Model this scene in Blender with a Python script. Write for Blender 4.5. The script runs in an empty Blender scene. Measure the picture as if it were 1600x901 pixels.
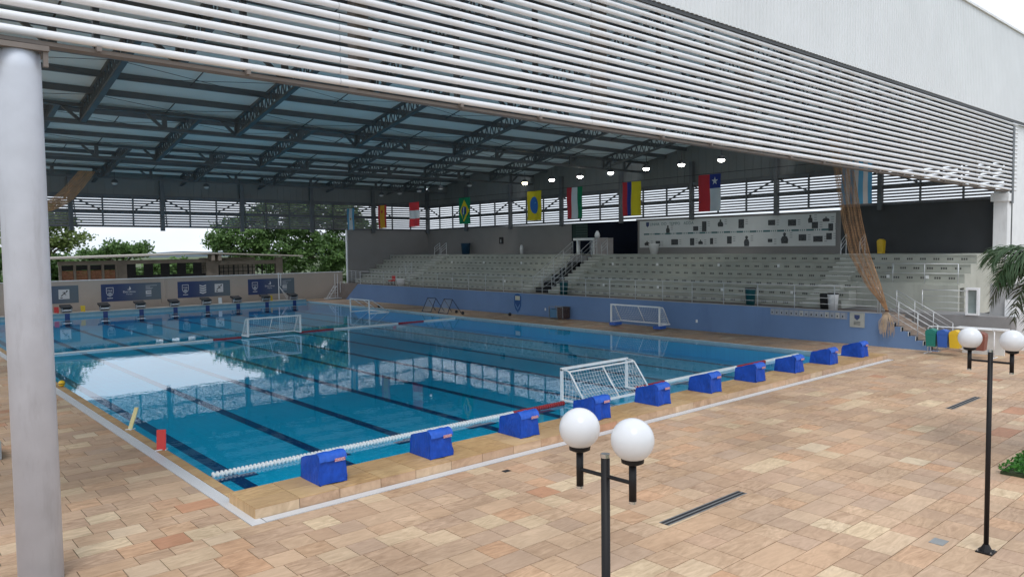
import bpy, math, random
from mathutils import Vector, Matrix, noise as mnoise
R = math.radians
random.seed(7)
scn = bpy.context.scene
COL = scn.collection

# ------------------------------------------------------------------ camera
F, YAW, PITCH, ROLL = 1173.57, 0.7205, 0.0545, 0.0121
CAM = Vector((-6.3114, -12.6229, 4.5559))
def cam_axes():
    ca, sa, cb, sb = math.cos(YAW), math.sin(YAW), math.cos(PITCH), math.sin(PITCH)
    fwd = Vector((sa*cb, ca*cb, -sb)); rt = Vector((ca, -sa, 0)); dn = fwd.cross(rt)
    cc, sc = math.cos(ROLL), math.sin(ROLL)
    return cc*rt+sc*dn, -sc*rt+cc*dn, fwd
RT, DN, FW = cam_axes()
def project(p):
    q = Vector(p)-CAM; d = q.dot(FW)
    if d < .2: return None
    return 800+F*q.dot(RT)/d, 450.5+F*q.dot(DN)/d, d
cd = bpy.data.cameras.new('camera'); cam = bpy.data.objects.new('camera', cd); COL.objects.link(cam)
cd.sensor_fit = 'HORIZONTAL'; cd.sensor_width = 36; cd.lens = F/1600*36; cd.clip_end = 3000; cd.clip_start = .05
cam.matrix_world = Matrix((( RT.x, -DN.x, -FW.x, CAM.x), (RT.y, -DN.y, -FW.y, CAM.y), (RT.z, -DN.z, -FW.z, CAM.z), (0,0,0,1)))
scn.camera = cam

# ------------------------------------------------------------------ world, sun, exposure
SUN_EL, SUN_AZ = 58, 215            # azimuth measured clockwise from +Y
w = bpy.data.worlds.new('World'); scn.world = w; w.use_nodes = True
nt = w.node_tree; N = nt.nodes; L = nt.links; N.clear()
out = N.new('ShaderNodeOutputWorld'); bg = N.new('ShaderNodeBackground'); bg.inputs['Strength'].default_value = .1
sky = N.new('ShaderNodeTexSky'); sky.sky_type = 'NISHITA'; sky.sun_disc = False
sky.sun_elevation = R(SUN_EL); sky.sun_rotation = R(SUN_AZ); sky.air_density = 1; sky.dust_density = 2
tc = N.new('ShaderNodeTexCoord'); mp = N.new('ShaderNodeMapping'); mp.inputs['Scale'].default_value = (1, 1, 2.6)
nz = N.new('ShaderNodeTexNoise'); nz.inputs['Scale'].default_value = 1.9; nz.inputs['Detail'].default_value = 7; nz.inputs['Roughness'].default_value = .52
cr = N.new('ShaderNodeValToRGB')
cr.color_ramp.elements[0].position = .30; cr.color_ramp.elements[0].color = (6.5, 7.3, 8.5, 1)
cr.color_ramp.elements[1].position = .68; cr.color_ramp.elements[1].color = (10.2, 10.7, 11.4, 1)
mx = N.new('ShaderNodeMix'); mx.data_type = 'RGBA'; mx.inputs[0].default_value = .86
L.new(tc.outputs['Generated'], mp.inputs['Vector']); L.new(mp.outputs[0], nz.inputs['Vector']); L.new(nz.outputs['Fac'], cr.inputs['Fac'])
L.new(sky.outputs[0], mx.inputs[6]); L.new(cr.outputs[0], mx.inputs[7]); L.new(mx.outputs[2], bg.inputs['Color']); L.new(bg.outputs[0], out.inputs['Surface'])
sd = bpy.data.lights.new('sun', 'SUN'); sd.energy = .9; sd.angle = R(20); sd.color = (1, .98, .94)
so = bpy.data.objects.new('sun', sd); COL.objects.link(so)
sv = Vector((math.sin(R(SUN_AZ))*math.cos(R(SUN_EL)), math.cos(R(SUN_AZ))*math.cos(R(SUN_EL)), math.sin(R(SUN_EL))))
so.rotation_euler = sv.to_track_quat('Z', 'Y').to_euler(); so.location = (0, -20, 40)
vs = scn.view_settings; vs.view_transform = 'Standard'; vs.look = 'None'; vs.gamma = 1; vs.exposure = 0.5; vs.use_curve_mapping = False
try:
    scn.cycles.max_bounces = 10; scn.cycles.diffuse_bounces = 5; scn.cycles.transparent_max_bounces = 24
    scn.cycles.caustics_reflective = True; scn.cycles.caustics_refractive = False
    scn.cycles.sample_clamp_indirect = 6
except Exception: pass

# ------------------------------------------------------------------ materials
MATS = {}
def mat(name, base, rough=.6, metal=0, var=.10, scale=2.5, bump=0., bscale=60, spec=.5, dirt=None):
    if name in MATS: return MATS[name]
    m = bpy.data.materials.new(name); m.use_nodes = True; t = m.node_tree; n = t.nodes; l = t.links
    b = n['Principled BSDF']; b.inputs['Roughness'].default_value = rough; b.inputs['Metallic'].default_value = metal
    b.inputs['Specular IOR Level'].default_value = spec
    c = n.new('ShaderNodeTexCoord'); no = n.new('ShaderNodeTexNoise'); no.inputs['Scale'].default_value = scale; no.inputs['Detail'].default_value = 6
    l.new(c.outputs['Object'], no.inputs['Vector'])
    r = n.new('ShaderNodeValToRGB'); lo = [max(0, x*(1-var)) for x in base]; hi = [min(1, x*(1+var)) for x in base]
    r.color_ramp.elements[0].position = .3; r.color_ramp.elements[0].color = (*lo, 1)
    r.color_ramp.elements[1].position = .7; r.color_ramp.elements[1].color = (*hi, 1)
    l.new(no.outputs['Fac'], r.inputs['Fac']); last = r.outputs[0]
    if dirt:
        d = n.new('ShaderNodeTexNoise'); d.inputs['Scale'].default_value = scale*.6; d.inputs['Detail'].default_value = 9; d.inputs['Roughness'].default_value = .7
        mp2 = n.new('ShaderNodeMapping'); mp2.inputs['Scale'].default_value = (2, 2, .35); l.new(c.outputs['Object'], mp2.inputs[0]); l.new(mp2.outputs[0], d.inputs['Vector'])
        rr = n.new('ShaderNodeValToRGB'); rr.color_ramp.elements[0].position = .55; rr.color_ramp.elements[0].color = (0, 0, 0, 1); rr.color_ramp.elements[1].position = .75; rr.color_ramp.elements[1].color = (.55, .55, .55, 1)
        mi = n.new('ShaderNodeMix'); mi.data_type = 'RGBA'; mi.inputs[7].default_value = (*dirt, 1)
        l.new(d.outputs['Fac'], rr.inputs['Fac']); l.new(rr.outputs[0], mi.inputs[0]); l.new(last, mi.inputs[6]); last = mi.outputs[2]
    l.new(last, b.inputs['Base Color'])
    if bump:
        n2 = n.new('ShaderNodeTexNoise'); n2.inputs['Scale'].default_value = bscale; n2.inputs['Detail'].default_value = 4; l.new(c.outputs['Object'], n2.inputs['Vector'])
        bu = n.new('ShaderNodeBump'); bu.inputs['Strength'].default_value = bump; bu.inputs['Distance'].default_value = .01
        l.new(n2.outputs['Fac'], bu.inputs['Height']); l.new(bu.outputs[0], b.inputs['Normal'])
    MATS[name] = m; return m
def nodes_of(m): return m.node_tree.nodes, m.node_tree.links, m.node_tree.nodes['Principled BSDF']

def emit(name, col, s):
    m = bpy.data.materials.new(name); m.use_nodes = True; b = m.node_tree.nodes['Principled BSDF']
    b.inputs['Base Color'].default_value = (*col, 1); b.inputs['Emission Color'].default_value = (*col, 1); b.inputs['Emission Strength'].default_value = s
    return m

def stone_mat(name, cols, gain=1.0):
    m = bpy.data.materials.new(name); m.use_nodes = True; n, l, b = nodes_of(m)
    g = n.new('ShaderNodeNewGeometry'); oi = n.new('ShaderNodeObjectInfo'); c = n.new('ShaderNodeTexCoord')
    ad = n.new('ShaderNodeMath'); ad.operation = 'ADD'; fr = n.new('ShaderNodeMath'); fr.operation = 'FRACT'
    l.new(g.outputs['Random Per Island'], ad.inputs[0]); l.new(oi.outputs['Random'], ad.inputs[1]); l.new(ad.outputs[0], fr.inputs[0])
    r = n.new('ShaderNodeValToRGB'); r.color_ramp.interpolation = 'LINEAR'; els = r.color_ramp.elements
    mean = [sum(c[1][k] for c in cols)/len(cols) for k in range(3)]
    for i, (p, col) in enumerate(cols):
        e = els[i] if i < 2 else els.new(p)
        e.position = p; e.color = (*[(x*.78+mean[k]*.22)*gain*(1.04, .985, .935)[k] for k, x in enumerate(col)], 1)
    l.new(fr.outputs[0], r.inputs['Fac'])
    # veins in world space, shifted per slab
    off = n.new('ShaderNodeVectorMath'); off.operation = 'ADD'; cm = n.new('ShaderNodeCombineXYZ')
    m7 = n.new('ShaderNodeMath'); m7.operation = 'MULTIPLY'; m7.inputs[1].default_value = 37; l.new(fr.outputs[0], m7.inputs[0])
    l.new(m7.outputs[0], cm.inputs[0]); l.new(m7.outputs[0], cm.inputs[1]); l.new(g.outputs['Position'], off.inputs[0]); l.new(cm.outputs[0], off.inputs[1])
    mp = n.new('ShaderNodeMapping'); mp.inputs['Scale'].default_value = (.9, 3.4, 1); mp.inputs['Rotation'].default_value = (0, 0, .5); l.new(off.outputs[0], mp.inputs[0])
    v = n.new('ShaderNodeTexNoise'); v.inputs['Scale'].default_value = 1.7; v.inputs['Detail'].default_value = 10; v.inputs['Roughness'].default_value = .62; v.inputs['Distortion'].default_value = 2.4; l.new(mp.outputs[0], v.inputs['Vector'])
    vr = n.new('ShaderNodeValToRGB'); vr.color_ramp.elements[0].position = .34; vr.color_ramp.elements[0].color = (.70, .64, .58, 1); vr.color_ramp.elements[1].position = .66; vr.color_ramp.elements[1].color = (1.12, 1.1, 1.08, 1)
    l.new(v.outputs['Fac'], vr.inputs['Fac'])
    mu = n.new('ShaderNodeMix'); mu.data_type = 'RGBA'; mu.blend_type = 'MULTIPLY'; mu.inputs[0].default_value = .62; mf = n.new('ShaderNodeMapRange'); mf.inputs['To Min'].default_value = .35; mf.inputs['To Max'].default_value = 1.0; m8 = n.new('ShaderNodeMath'); m8.operation = 'MULTIPLY'; m8.inputs[1].default_value = 7.3; f8 = n.new('ShaderNodeMath'); f8.operation = 'FRACT'; l.new(fr.outputs[0], m8.inputs[0]); l.new(m8.outputs[0], f8.inputs[0]); l.new(f8.outputs[0], mf.inputs['Value']); l.new(mf.outputs[0], mu.inputs[0]); l.new(r.outputs[0], mu.inputs[6]); l.new(vr.outputs[0], mu.inputs[7])
    # broad wear over many slabs
    bn = n.new('ShaderNodeTexNoise'); bn.inputs['Scale'].default_value = .35; bn.inputs['Detail'].default_value = 5; l.new(g.outputs['Position'], bn.inputs['Vector'])
    br = n.new('ShaderNodeValToRGB'); br.color_ramp.elements[0].position = .32; br.color_ramp.elements[0].color = (.76, .75, .74, 1); br.color_ramp.elements[1].position = .6; br.color_ramp.elements[1].color = (1.04, 1.03, 1.02, 1); l.new(bn.outputs['Fac'], br.inputs['Fac'])
    mu2 = n.new('ShaderNodeMix'); mu2.data_type = 'RGBA'; mu2.blend_type = 'MULTIPLY'; mu2.inputs[0].default_value = 1; l.new(mu.outputs[2], mu2.inputs[6]); l.new(br.outputs[0], mu2.inputs[7])
    sn = n.new('ShaderNodeTexNoise'); sn.inputs['Scale'].default_value = 1.1; sn.inputs['Detail'].default_value = 9; sn.inputs['Roughness'].default_value = .7; l.new(g.outputs['Position'], sn.inputs['Vector'])
    sr_ = n.new('ShaderNodeValToRGB'); sr_.color_ramp.elements[0].position = .56; sr_.color_ramp.elements[0].color = (1, 1, 1, 1); sr_.color_ramp.elements[1].position = .74; sr_.color_ramp.elements[1].color = (.74, .71, .68, 1); l.new(sn.outputs['Fac'], sr_.inputs['Fac'])
    mu3 = n.new('ShaderNodeMix'); mu3.data_type = 'RGBA'; mu3.blend_type = 'MULTIPLY'; mu3.inputs[0].default_value = 1; l.new(mu2.outputs[2], mu3.inputs[6]); l.new(sr_.outputs[0], mu3.inputs[7])
    l.new(mu3.outputs[2], b.inputs['Base Color'])
    fn = n.new('ShaderNodeTexNoise'); fn.inputs['Scale'].default_value = 18; fn.inputs['Detail'].default_value = 6; l.new(off.outputs[0], fn.inputs['Vector'])
    bu = n.new('ShaderNodeBump'); bu.inputs['Strength'].default_value = .25; bu.inputs['Distance'].default_value = .012; l.new(fn.outputs['Fac'], bu.inputs['Height']); l.new(bu.outputs[0], b.inputs['Normal'])
    b.inputs['Roughness'].default_value = .62; b.inputs['Specular IOR Level'].default_value = .35
    MATS[name] = m; return m
stone_mat('sandstone', [(0, (.40, .285, .20)), (.10, (.44, .335, .255)), (.20, (.50, .375, .265)), (.30, (.425, .325, .25)), (.40, (.53, .41, .30)), (.50, (.455, .335, .235)), (.60, (.51, .365, .25)), (.70, (.43, .335, .265)), (.78, (.53, .345, .225)), (.86, (.55, .44, .325)), (.93, (.60, .515, .37)), (.965, (.62, .55, .42)), (.98, (.42, .205, .125)), (1, (.46, .25, .155))], 1.12)
stone_mat('coping_stone', [(0, (.46, .31, .155)), (.35, (.53, .37, .19)), (.7, (.50, .36, .21)), (1, (.58, .43, .24))])

GREY_STEEL = mat('grey_steel', (.105, .115, .125), .5, .0, .14, 1.5)
DARK_STEEL = mat('dark_steel', (.055, .06, .066), .55, 0, .2)
WHITE_PAINT = mat('white_paint', (.78, .79, .80), .45, 0, .04, 2, dirt=(.5, .5, .5))
WHITE_STEEL = mat('white_steel', (.74, .75, .76), .35, 0, .05)
SLAT = mat('slat_white', (.76, .77, .80), .38, 0, .05, 1.2, dirt=(.58, .58, .58))
SLAT_BACKLIT = mat('slat_backlit', (.20, .19, .21), .5, 0, .12)  # backlit dimness of probably white slats, put into the colour
BLUE_WALL = mat('blue_wall', (.14, .235, .42), .75, 0, .07, .5, .08, 30, dirt=(.10, .165, .33))
GREY_WALL = mat('grey_wall', (.265, .255, .25), .85, 0, .06, .6, .05)
CHARCOAL = mat('charcoal_wall', (.055, .058, .062), .8, 0, .12, .6, .05)
TAUPE = mat('taupe_wall', (.48, .415, .36), .85, 0, .06, .5, .1, 30, dirt=(.38, .32, .28))
CONCRETE = mat('stand_concrete', (.41, .42, .37), .8, 0, .10, 1.2, .1, 40, dirt=(.27, .275, .24))
NOSING = mat('pale_concrete', (.72, .72, .68), .8, 0, .06)
RAIL = mat('rail_grey', (.55, .57, .58), .35, .3, .05)
BLACK = mat('black_paint', (.009, .008, .009), .5, 0, .2, spec=.3)
BLACKM = mat('black_matt', (.018, .018, .02), .8, 0, .2)
CHROME = mat('chrome', (.6, .6, .6), .25, .9, .03)
BEIGE = mat('beige_beam', (.19, .165, .15), .7, 0, .1)
RED = mat('red_plastic', (.62, .035, .03), .4, 0, .06)
YEL = mat('yellow_plastic', (.72, .47, .02), .4, 0, .06)
PALEYEL = mat('pale_yellow_plastic', (.62, .54, .25), .5, 0, .06)
WHITE_PL = mat('white_plastic', (.80, .81, .81), .35, 0, .03)
BLUE_PL = mat('blue_plastic', (.03, .11, .42), .4, 0, .06)
GREEN_PL = mat('green_plastic', (.01, .19, .15), .4, 0, .06)
TEAL_PL = mat('teal_plastic', (.01, .085, .10), .4, 0, .06)
BROWN_PL = mat('brown_plastic', (.22, .075, .05), .5, 0, .06)
NAVY = mat('navy_print', (.035, .055, .15), .6, 0, .05)
NAVYTILE = mat('navy_tile', (.012, .04, .17), .35, 0, .1)
BRICK = mat('brick', (.33, .14, .085), .85, 0, .25, 6, .3)
OLDCONC = mat('old_concrete', (.26, .22, .185), .9, 0, .15, 1.5, .1)
DARKGLASS = mat('dark_glass', (.012, .014, .02), .15, 0, .1)
TEALPRINT = mat('teal_print', (.05, .15, .16), .6)
PHOTO = mat('photo_print', (.055, .06, .065), .6, 0, .9, 18)
PANEL = mat('panel_white', (.66, .68, .68), .6, 0, .03)
BARK = mat('bark', (.10, .075, .055), .9, 0, .3, 5, .5)
CEIL = mat('ceiling_sheet', (.60, .62, .61), .55, 0, .06, .4)
def add_translucency(m, f):
    n, l, b = nodes_of(m); tr = n.new('ShaderNodeBsdfTranslucent'); tr.inputs[0].default_value = (.82, .96, 1, 1)
    ms = n.new('ShaderNodeMixShader'); ms.inputs[0].default_value = f; o = n['Material Output']
    l.new(b.outputs[0], ms.inputs[1]); l.new(tr.outputs[0], ms.inputs[2]); l.new(ms.outputs[0], o.inputs['Surface'])
add_translucency(CEIL, .19)  # daylight leak added to brighten the hall; bluish tint imitates bounce from the pool
GROUT = mat('grout', (.115, .095, .078), .9, 0, .2)
def translucent_leaf(name, c1, c2):
    m = bpy.data.materials.new(name); m.use_nodes = True; n, l, b = nodes_of(m)
    g = n.new('ShaderNodeNewGeometry'); r = n.new('ShaderNodeValToRGB')
    r.color_ramp.elements[0].color = (*c1, 1); r.color_ramp.elements[1].color = (*c2, 1)
    l.new(g.outputs['Random Per Island'], r.inputs['Fac']); l.new(r.outputs[0], b.inputs['Base Color']); b.inputs['Roughness'].default_value = .55
    tr = n.new('ShaderNodeBsdfTranslucent'); l.new(r.outputs[0], tr.inputs['Color']); ms = n.new('ShaderNodeMixShader'); ms.inputs[0].default_value = .35
    o = n['Material Output']; l.new(b.outputs[0], ms.inputs[1]); l.new(tr.outputs[0], ms.inputs[2]); l.new(ms.outputs[0], o.inputs['Surface'])
    return m
LEAF_D = translucent_leaf('leaf_dark', (.04, .095, .025), (.17, .29, .085))
LEAF_L = translucent_leaf('leaf_light', (.09, .15, .035), (.22, .29, .09))
LEAF_P = translucent_leaf('leaf_palm', (.035, .085, .03), (.10, .16, .075))
LEAF_PD = translucent_leaf('leaf_palm_old', (.05, .07, .035), (.13, .13, .075))
LEAF_G = translucent_leaf('leaf_ground', (.02, .10, .012), (.08, .27, .035))

# pool tile: fine square mosaic
def pool_tile():
    m = bpy.data.materials.new('pool_tile'); m.use_nodes = True; n, l, b = nodes_of(m)
    c = n.new('ShaderNodeTexCoord'); br = n.new('ShaderNodeTexBrick'); br.offset = 0; br.inputs['Scale'].default_value = 1
    br.inputs['Brick Width'].default_value = .25; br.inputs['Row Height'].default_value = .25; br.inputs['Mortar Size'].default_value = .008
    br.inputs['Color1'].default_value = (.03, .66, .93, 1); br.inputs['Color2'].default_value = (.03, .61, .89, 1); br.inputs['Mortar'].default_value = (.03, .53, .80, 1)
    l.new(c.outputs['Object'], br.inputs['Vector'])
    no = n.new('ShaderNodeTexNoise'); no.inputs['Scale'].default_value = .5; no.inputs['Detail'].default_value = 4; l.new(c.outputs['Object'], no.inputs['Vector'])
    r = n.new('ShaderNodeValToRGB'); r.color_ramp.elements[0].color = (.86, .88, .9, 1); r.color_ramp.elements[1].color = (1.08, 1.06, 1.04, 1); l.new(no.outputs['Fac'], r.inputs['Fac'])
    mi = n.new('ShaderNodeMix'); mi.data_type = 'RGBA'; mi.blend_type = 'MULTIPLY'; mi.inputs[0].default_value = 1
    l.new(br.outputs['Color'], mi.inputs[6]); l.new(r.outputs[0], mi.inputs[7]); l.new(mi.outputs[2], b.inputs['Base Color']); b.inputs['Roughness'].default_value = .4
    return m
POOLTILE = pool_tile()
def water_mat():
    m = bpy.data.materials.new('water'); m.use_nodes = True; t = m.node_tree; n = t.nodes; l = t.links; n.clear()
    o = n.new('ShaderNodeOutputMaterial'); tr = n.new('ShaderNodeBsdfTransparent'); tr.inputs[0].default_value = (1, 1, 1, 1)
    gl = n.new('ShaderNodeBsdfGlossy'); gl.inputs['Roughness'].default_value = 0.0; gl.inputs['Color'].default_value = (.96, .98, 1, 1)
    fr = n.new('ShaderNodeFresnel'); gb = n.new('ShaderNodeNewGeometry'); mr = n.new('ShaderNodeMapRange')
    mr.inputs['To Min'].default_value = 1.35; mr.inputs['To Max'].default_value = 1/1.35          # the same reflectance from both sides
    l.new(gb.outputs['Backfacing'], mr.inputs['Value']); l.new(mr.outputs[0], fr.inputs['IOR']); ms = n.new('ShaderNodeMixShader')
    c = n.new('ShaderNodeTexCoord'); mp = n.new('ShaderNodeMapping'); mp.inputs['Scale'].default_value = (1, 1, 1)
    n1 = n.new('ShaderNodeTexNoise'); n1.inputs['Scale'].default_value = 2.2; n1.inputs['Detail'].default_value = 3
    bu = n.new('ShaderNodeBump'); bu.inputs['Strength'].default_value = 1; bu.inputs['Distance'].default_value = .0016
    l.new(c.outputs['Object'], mp.inputs[0]); l.new(mp.outputs[0], n1.inputs['Vector']); l.new(n1.outputs['Fac'], bu.inputs['Height'])
    l.new(bu.outputs[0], gl.inputs['Normal']); l.new(bu.outputs[0], fr.inputs['Normal'])
    l.new(fr.outputs[0], ms.inputs[0]); l.new(tr.outputs[0], ms.inputs[1]); l.new(gl.outputs[0], ms.inputs[2]); l.new(ms.outputs[0], o.inputs['Surface'])
    va = n.new('ShaderNodeVolumeAbsorption'); va.inputs['Color'].default_value = (0, .905, .975, 1); va.inputs['Density'].default_value = .42; l.new(va.outputs[0], o.inputs['Volume'])
    return m
WATER = water_mat()
def stripes(name, c1, c2, scale, axis='X'):
    m = bpy.data.materials.new(name); m.use_nodes = True; n, l, b = nodes_of(m)
    c = n.new('ShaderNodeTexCoord'); wv = n.new('ShaderNodeTexWave'); wv.bands_direction = axis; wv.inputs['Scale'].default_value = scale
    r = n.new('ShaderNodeValToRGB'); r.color_ramp.elements[0].color = (*c1, 1); r.color_ramp.elements[1].color = (*c2, 1); r.color_ramp.elements[0].position = .25; r.color_ramp.elements[1].position = .4
    l.new(c.outputs['Object'], wv.inputs['Vector']); l.new(wv.outputs['Fac'], r.inputs['Fac']); l.new(r.outputs[0], b.inputs['Base Color']); b.inputs['Roughness'].default_value = .5
    return m
GRATE_X = stripes('grate_along_x', (.42, .42, .43), (.74, .74, .75), 10, 'X')
GRATE_Y = stripes('grate_along_y', (.42, .42, .43), (.74, .74, .75), 10, 'Y')
def fabric(name, base):
    m = mat(name, base, .5, 0, .16, 7, 0, spec=.3); n, l, b = nodes_of(m)
    c = n.new('ShaderNodeTexCoord'); mp = n.new('ShaderNodeMapping'); mp.inputs['Scale'].default_value = (1.2, 1.2, .4); l.new(c.outputs['Object'], mp.inputs[0])
    no = n.new('ShaderNodeTexNoise'); no.inputs['Scale'].default_value = 6; no.inputs['Detail'].default_value = 3; no.inputs['Distortion'].default_value = 1.2; l.new(mp.outputs[0], no.inputs['Vector'])
    bu = n.new('ShaderNodeBump'); bu.inputs['Strength'].default_value = .75; bu.inputs['Distance'].default_value = .05; l.new(no.outputs['Fac'], bu.inputs['Height']); l.new(bu.outputs[0], b.inputs['Normal'])
    return m
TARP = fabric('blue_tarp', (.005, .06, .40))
TARP_HI = fabric('blue_tarp_flap_lit', (.02, .10, .50))  # paler copy of the tarp; the flap's highlight is in its colour
FLAG = {k: mat('flag_'+k, v, .8, 0, .05) for k, v in dict(red=(.55, .03, .04), white=(.62, .62, .62), green=(.0, .20, .08), yellow=(.68, .52, .01), blue=(.02, .035, .22), sky=(.10, .36, .60), crest=(.03, .14, .42), orange=(.60, .30, .02)).items()}

# ------------------------------------------------------------------ mesh helpers
class MB:
    def __init__(s): s.v = []; s.f = []
    def add(s, vs, fs):
        o = len(s.v); s.v += [tuple(x) for x in vs]; s.f += [tuple(i+o for i in q) for q in fs]; return s
    def box(s, x0, x1, y0, y1, z0, z1):
        return s.add([(x0,y0,z0),(x1,y0,z0),(x1,y1,z0),(x0,y1,z0),(x0,y0,z1),(x1,y0,z1),(x1,y1,z1),(x0,y1,z1)],
                     [(0,3,2,1),(4,5,6,7),(0,1,5,4),(1,2,6,5),(2,3,7,6),(3,0,4,7)])
    def bar(s, a, b, w, h=None, up=(0,0,1)):
        a, b = Vector(a), Vector(b); d = (b-a).normalized(); h = h or w; up = Vector(up)
        if abs(d.dot(up)) > .98: up = Vector((0,1,0))
        sx = d.cross(up).normalized()*w/2; sy = sx.cross(d).normalized()*h/2
        vs = [a-sx-sy, a+sx-sy, a+sx+sy, a-sx+sy, b-sx-sy, b+sx-sy, b+sx+sy, b-sx+sy]
        return s.add(vs, [(0,3,2,1),(4,5,6,7),(0,1,5,4),(1,2,6,5),(2,3,7,6),(3,0,4,7)])
    def tube(s, pts, r, n=8, cap=True, r2=None):
        pts = [Vector(p) for p in pts]; k = len(pts); rings = []
        ref = Vector((0,0,1))
        for i, p in enumerate(pts):
            d = (pts[min(i+1,k-1)]-pts[max(i-1,0)]).normalized()
            u = ref if abs(d.dot(ref)) < .95 else Vector((0,1,0))
            a = d.cross(u).normalized(); b = d.cross(a)
            rr = r if r2 is None else r+(r2-r)*i/(k-1)
            rings.append([p+(a*math.cos(2*math.pi*j/n)+b*math.sin(2*math.pi*j/n))*rr for j in range(n)])
        fs = [(i*n+j, i*n+(j+1)%n, (i+1)*n+(j+1)%n, (i+1)*n+j) for i in range(k-1) for j in range(n)]
        if cap: fs += [tuple(range(n))[::-1], tuple((k-1)*n+j for j in range(n))]
        return s.add([v for q in rings for v in q], fs)
    def lathe(s, prof, c=(0,0,0), n=24, axis='Z'):
        c = Vector(c); vs = []
        for (r, z) in prof:
            for j in range(n):
                a = 2*math.pi*j/n
                if axis == 'Z': vs.append(c+Vector((r*math.cos(a), r*math.sin(a), z)))
                elif axis == 'X': vs.append(c+Vector((z, r*math.cos(a), r*math.sin(a))))
                else: vs.append(c+Vector((r*math.cos(a), z, r*math.sin(a))))
        k = len(prof)
        fs = [(i*n+j, i*n+(j+1)%n, (i+1)*n+(j+1)%n, (i+1)*n+j) for i in range(k-1) for j in range(n)]
        fs += [tuple(range(n))[::-1], tuple((k-1)*n+j for j in range(n))]
        return s.add(vs, fs)
    def sphere(s, c, r, n=20, m=12, sz=1):
        return s.lathe([(max(1e-4, r*math.sin(math.pi*i/m)), -r*sz*math.cos(math.pi*i/m)) for i in range(m+1)], c, n)
    def prism(s, pts, axis, a, b):
        # pts polygon in the other two axes (order kept), extruded along axis from a to b
        def mk(p, t): return {'X': (t, p[0], p[1]), 'Y': (p[0], t, p[1]), 'Z': (p[0], p[1], t)}[axis]
        k = len(pts)
        return s.add([mk(p, a) for p in pts]+[mk(p, b) for p in pts], [tuple(range(k))[::-1], tuple(range(k, 2*k))]+[(i, (i+1)%k, k+(i+1)%k, k+i) for i in range(k)])
    def build(s, name, m, parent=None, smooth=False, bevel=0, kind=None, fixn=True):
        me = bpy.data.meshes.new(name); me.from_pydata(s.v, [], s.f)
        if fixn and len(s.v) < 60000:
            import bmesh
            bm = bmesh.new(); bm.from_mesh(me); bmesh.ops.recalc_face_normals(bm, faces=bm.faces)
            if bevel: bmesh.ops.bevel(bm, geom=list(bm.edges), offset=bevel, segments=2, affect='EDGES', profile=.6)
            bm.to_mesh(me); bm.free()
        me.update()
        if smooth: me.polygons.foreach_set('use_smooth', [True]*len(me.polygons))
        me.materials.append(m)
        return link(name, me, parent, kind)
def link(name, me, parent=None, kind=None):
    o = bpy.data.objects.new(name, me); COL.objects.link(o)
    if parent:
        o.parent = parent; o.location = -parent.location
    if kind: o['kind'] = kind
    return o
def tag(o, label, cat, group=None):
    o['label'] = label; o['category'] = cat; o['kind'] = 'thing'
    if group: o['group'] = group
    return o
def thing(name, label, cat, loc=(0,0,0), group=None):
    o = bpy.data.objects.new(name, None); COL.objects.link(o); o.location = loc; o.empty_display_size = .2
    return tag(o, label, cat, group)
def clone(root, loc, label, rotz=0, group=None):
    def cp(o, par):
        c = o.copy(); COL.objects.link(c); c.parent = par
        for ch in o.children: cp(ch, c)
        return c
    c = cp(root, None); c.location = loc; c.rotation_euler = (0, 0, rotz); c['label'] = label
    if group: c['group'] = group
    return c
ORD = ['nearest', 'second', 'third', 'fourth', 'fifth', 'sixth', 'seventh', 'eighth', 'ninth', 'tenth']
def text(s, size, origin, right, up, m, parent, name='lettering', thick=.002, align='CENTER'):
    cu = bpy.data.curves.new('t', 'FONT'); cu.body = s; cu.size = size; cu.align_x = align; cu.align_y = 'CENTER'; cu.extrude = thick; cu.resolution_u = 2
    ob = bpy.data.objects.new('t', cu); COL.objects.link(ob); bpy.context.view_layer.update()
    me = bpy.data.meshes.new_from_object(ob.evaluated_get(bpy.context.evaluated_depsgraph_get()))
    bpy.data.objects.remove(ob); right = Vector(right).normalized(); up = Vector(up).normalized(); nn = right.cross(up)
    me.transform(Matrix(((right.x, up.x, nn.x, origin[0]), (right.y, up.y, nn.y, origin[1]), (right.z, up.z, nn.z, origin[2]), (0,0,0,1))))
    me.materials.clear(); me.materials.append(m)
    return link(name, me, parent)

# ------------------------------------------------------------------ key dimensions
PX0, PX1, PY0, PY1 = -1.08, 24.06, .85, 49.5      # pool opening
ZW, ZF = -.08, -.80                               # water, floor
YF, YB, XB, XL = -.50, 51.3, 38.4, -7.0           # hall: front, far end, stand back wall, left
HB = .19                                          # raised bulkhead

# ------------------------------------------------------------------ ground and deck
def sheet_with_hole(name, X0, X1, Y0, Y1, hx0, hx1, hy0, hy1, z, m):
    b = MB()
    b.add([(X0,Y0,z),(X1,Y0,z),(X1,Y1,z),(X0,Y1,z),(hx0,hy0,z),(hx1,hy0,z),(hx1,hy1,z),(hx0,hy1,z)], [(0,1,5,4),(1,2,6,5),(2,3,7,6),(3,0,4,7)])
    o = b.build(name, m, fixn=False, kind='structure'); return o
sheet_with_hole('ground', -900, 900, -900, 1200, PX0-.05, PX1+.05, PY0-.05, PY1+.05, -.05, mat('ground_grass', (.075, .10, .04), .95, 0, .3, .3))
deck = sheet_with_hole('paved_deck', -16, 44, -16.5, 52.3, PX0-.02, PX1+.02, PY0-.02, PY1+.02, -.014, GROUT)

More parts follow.
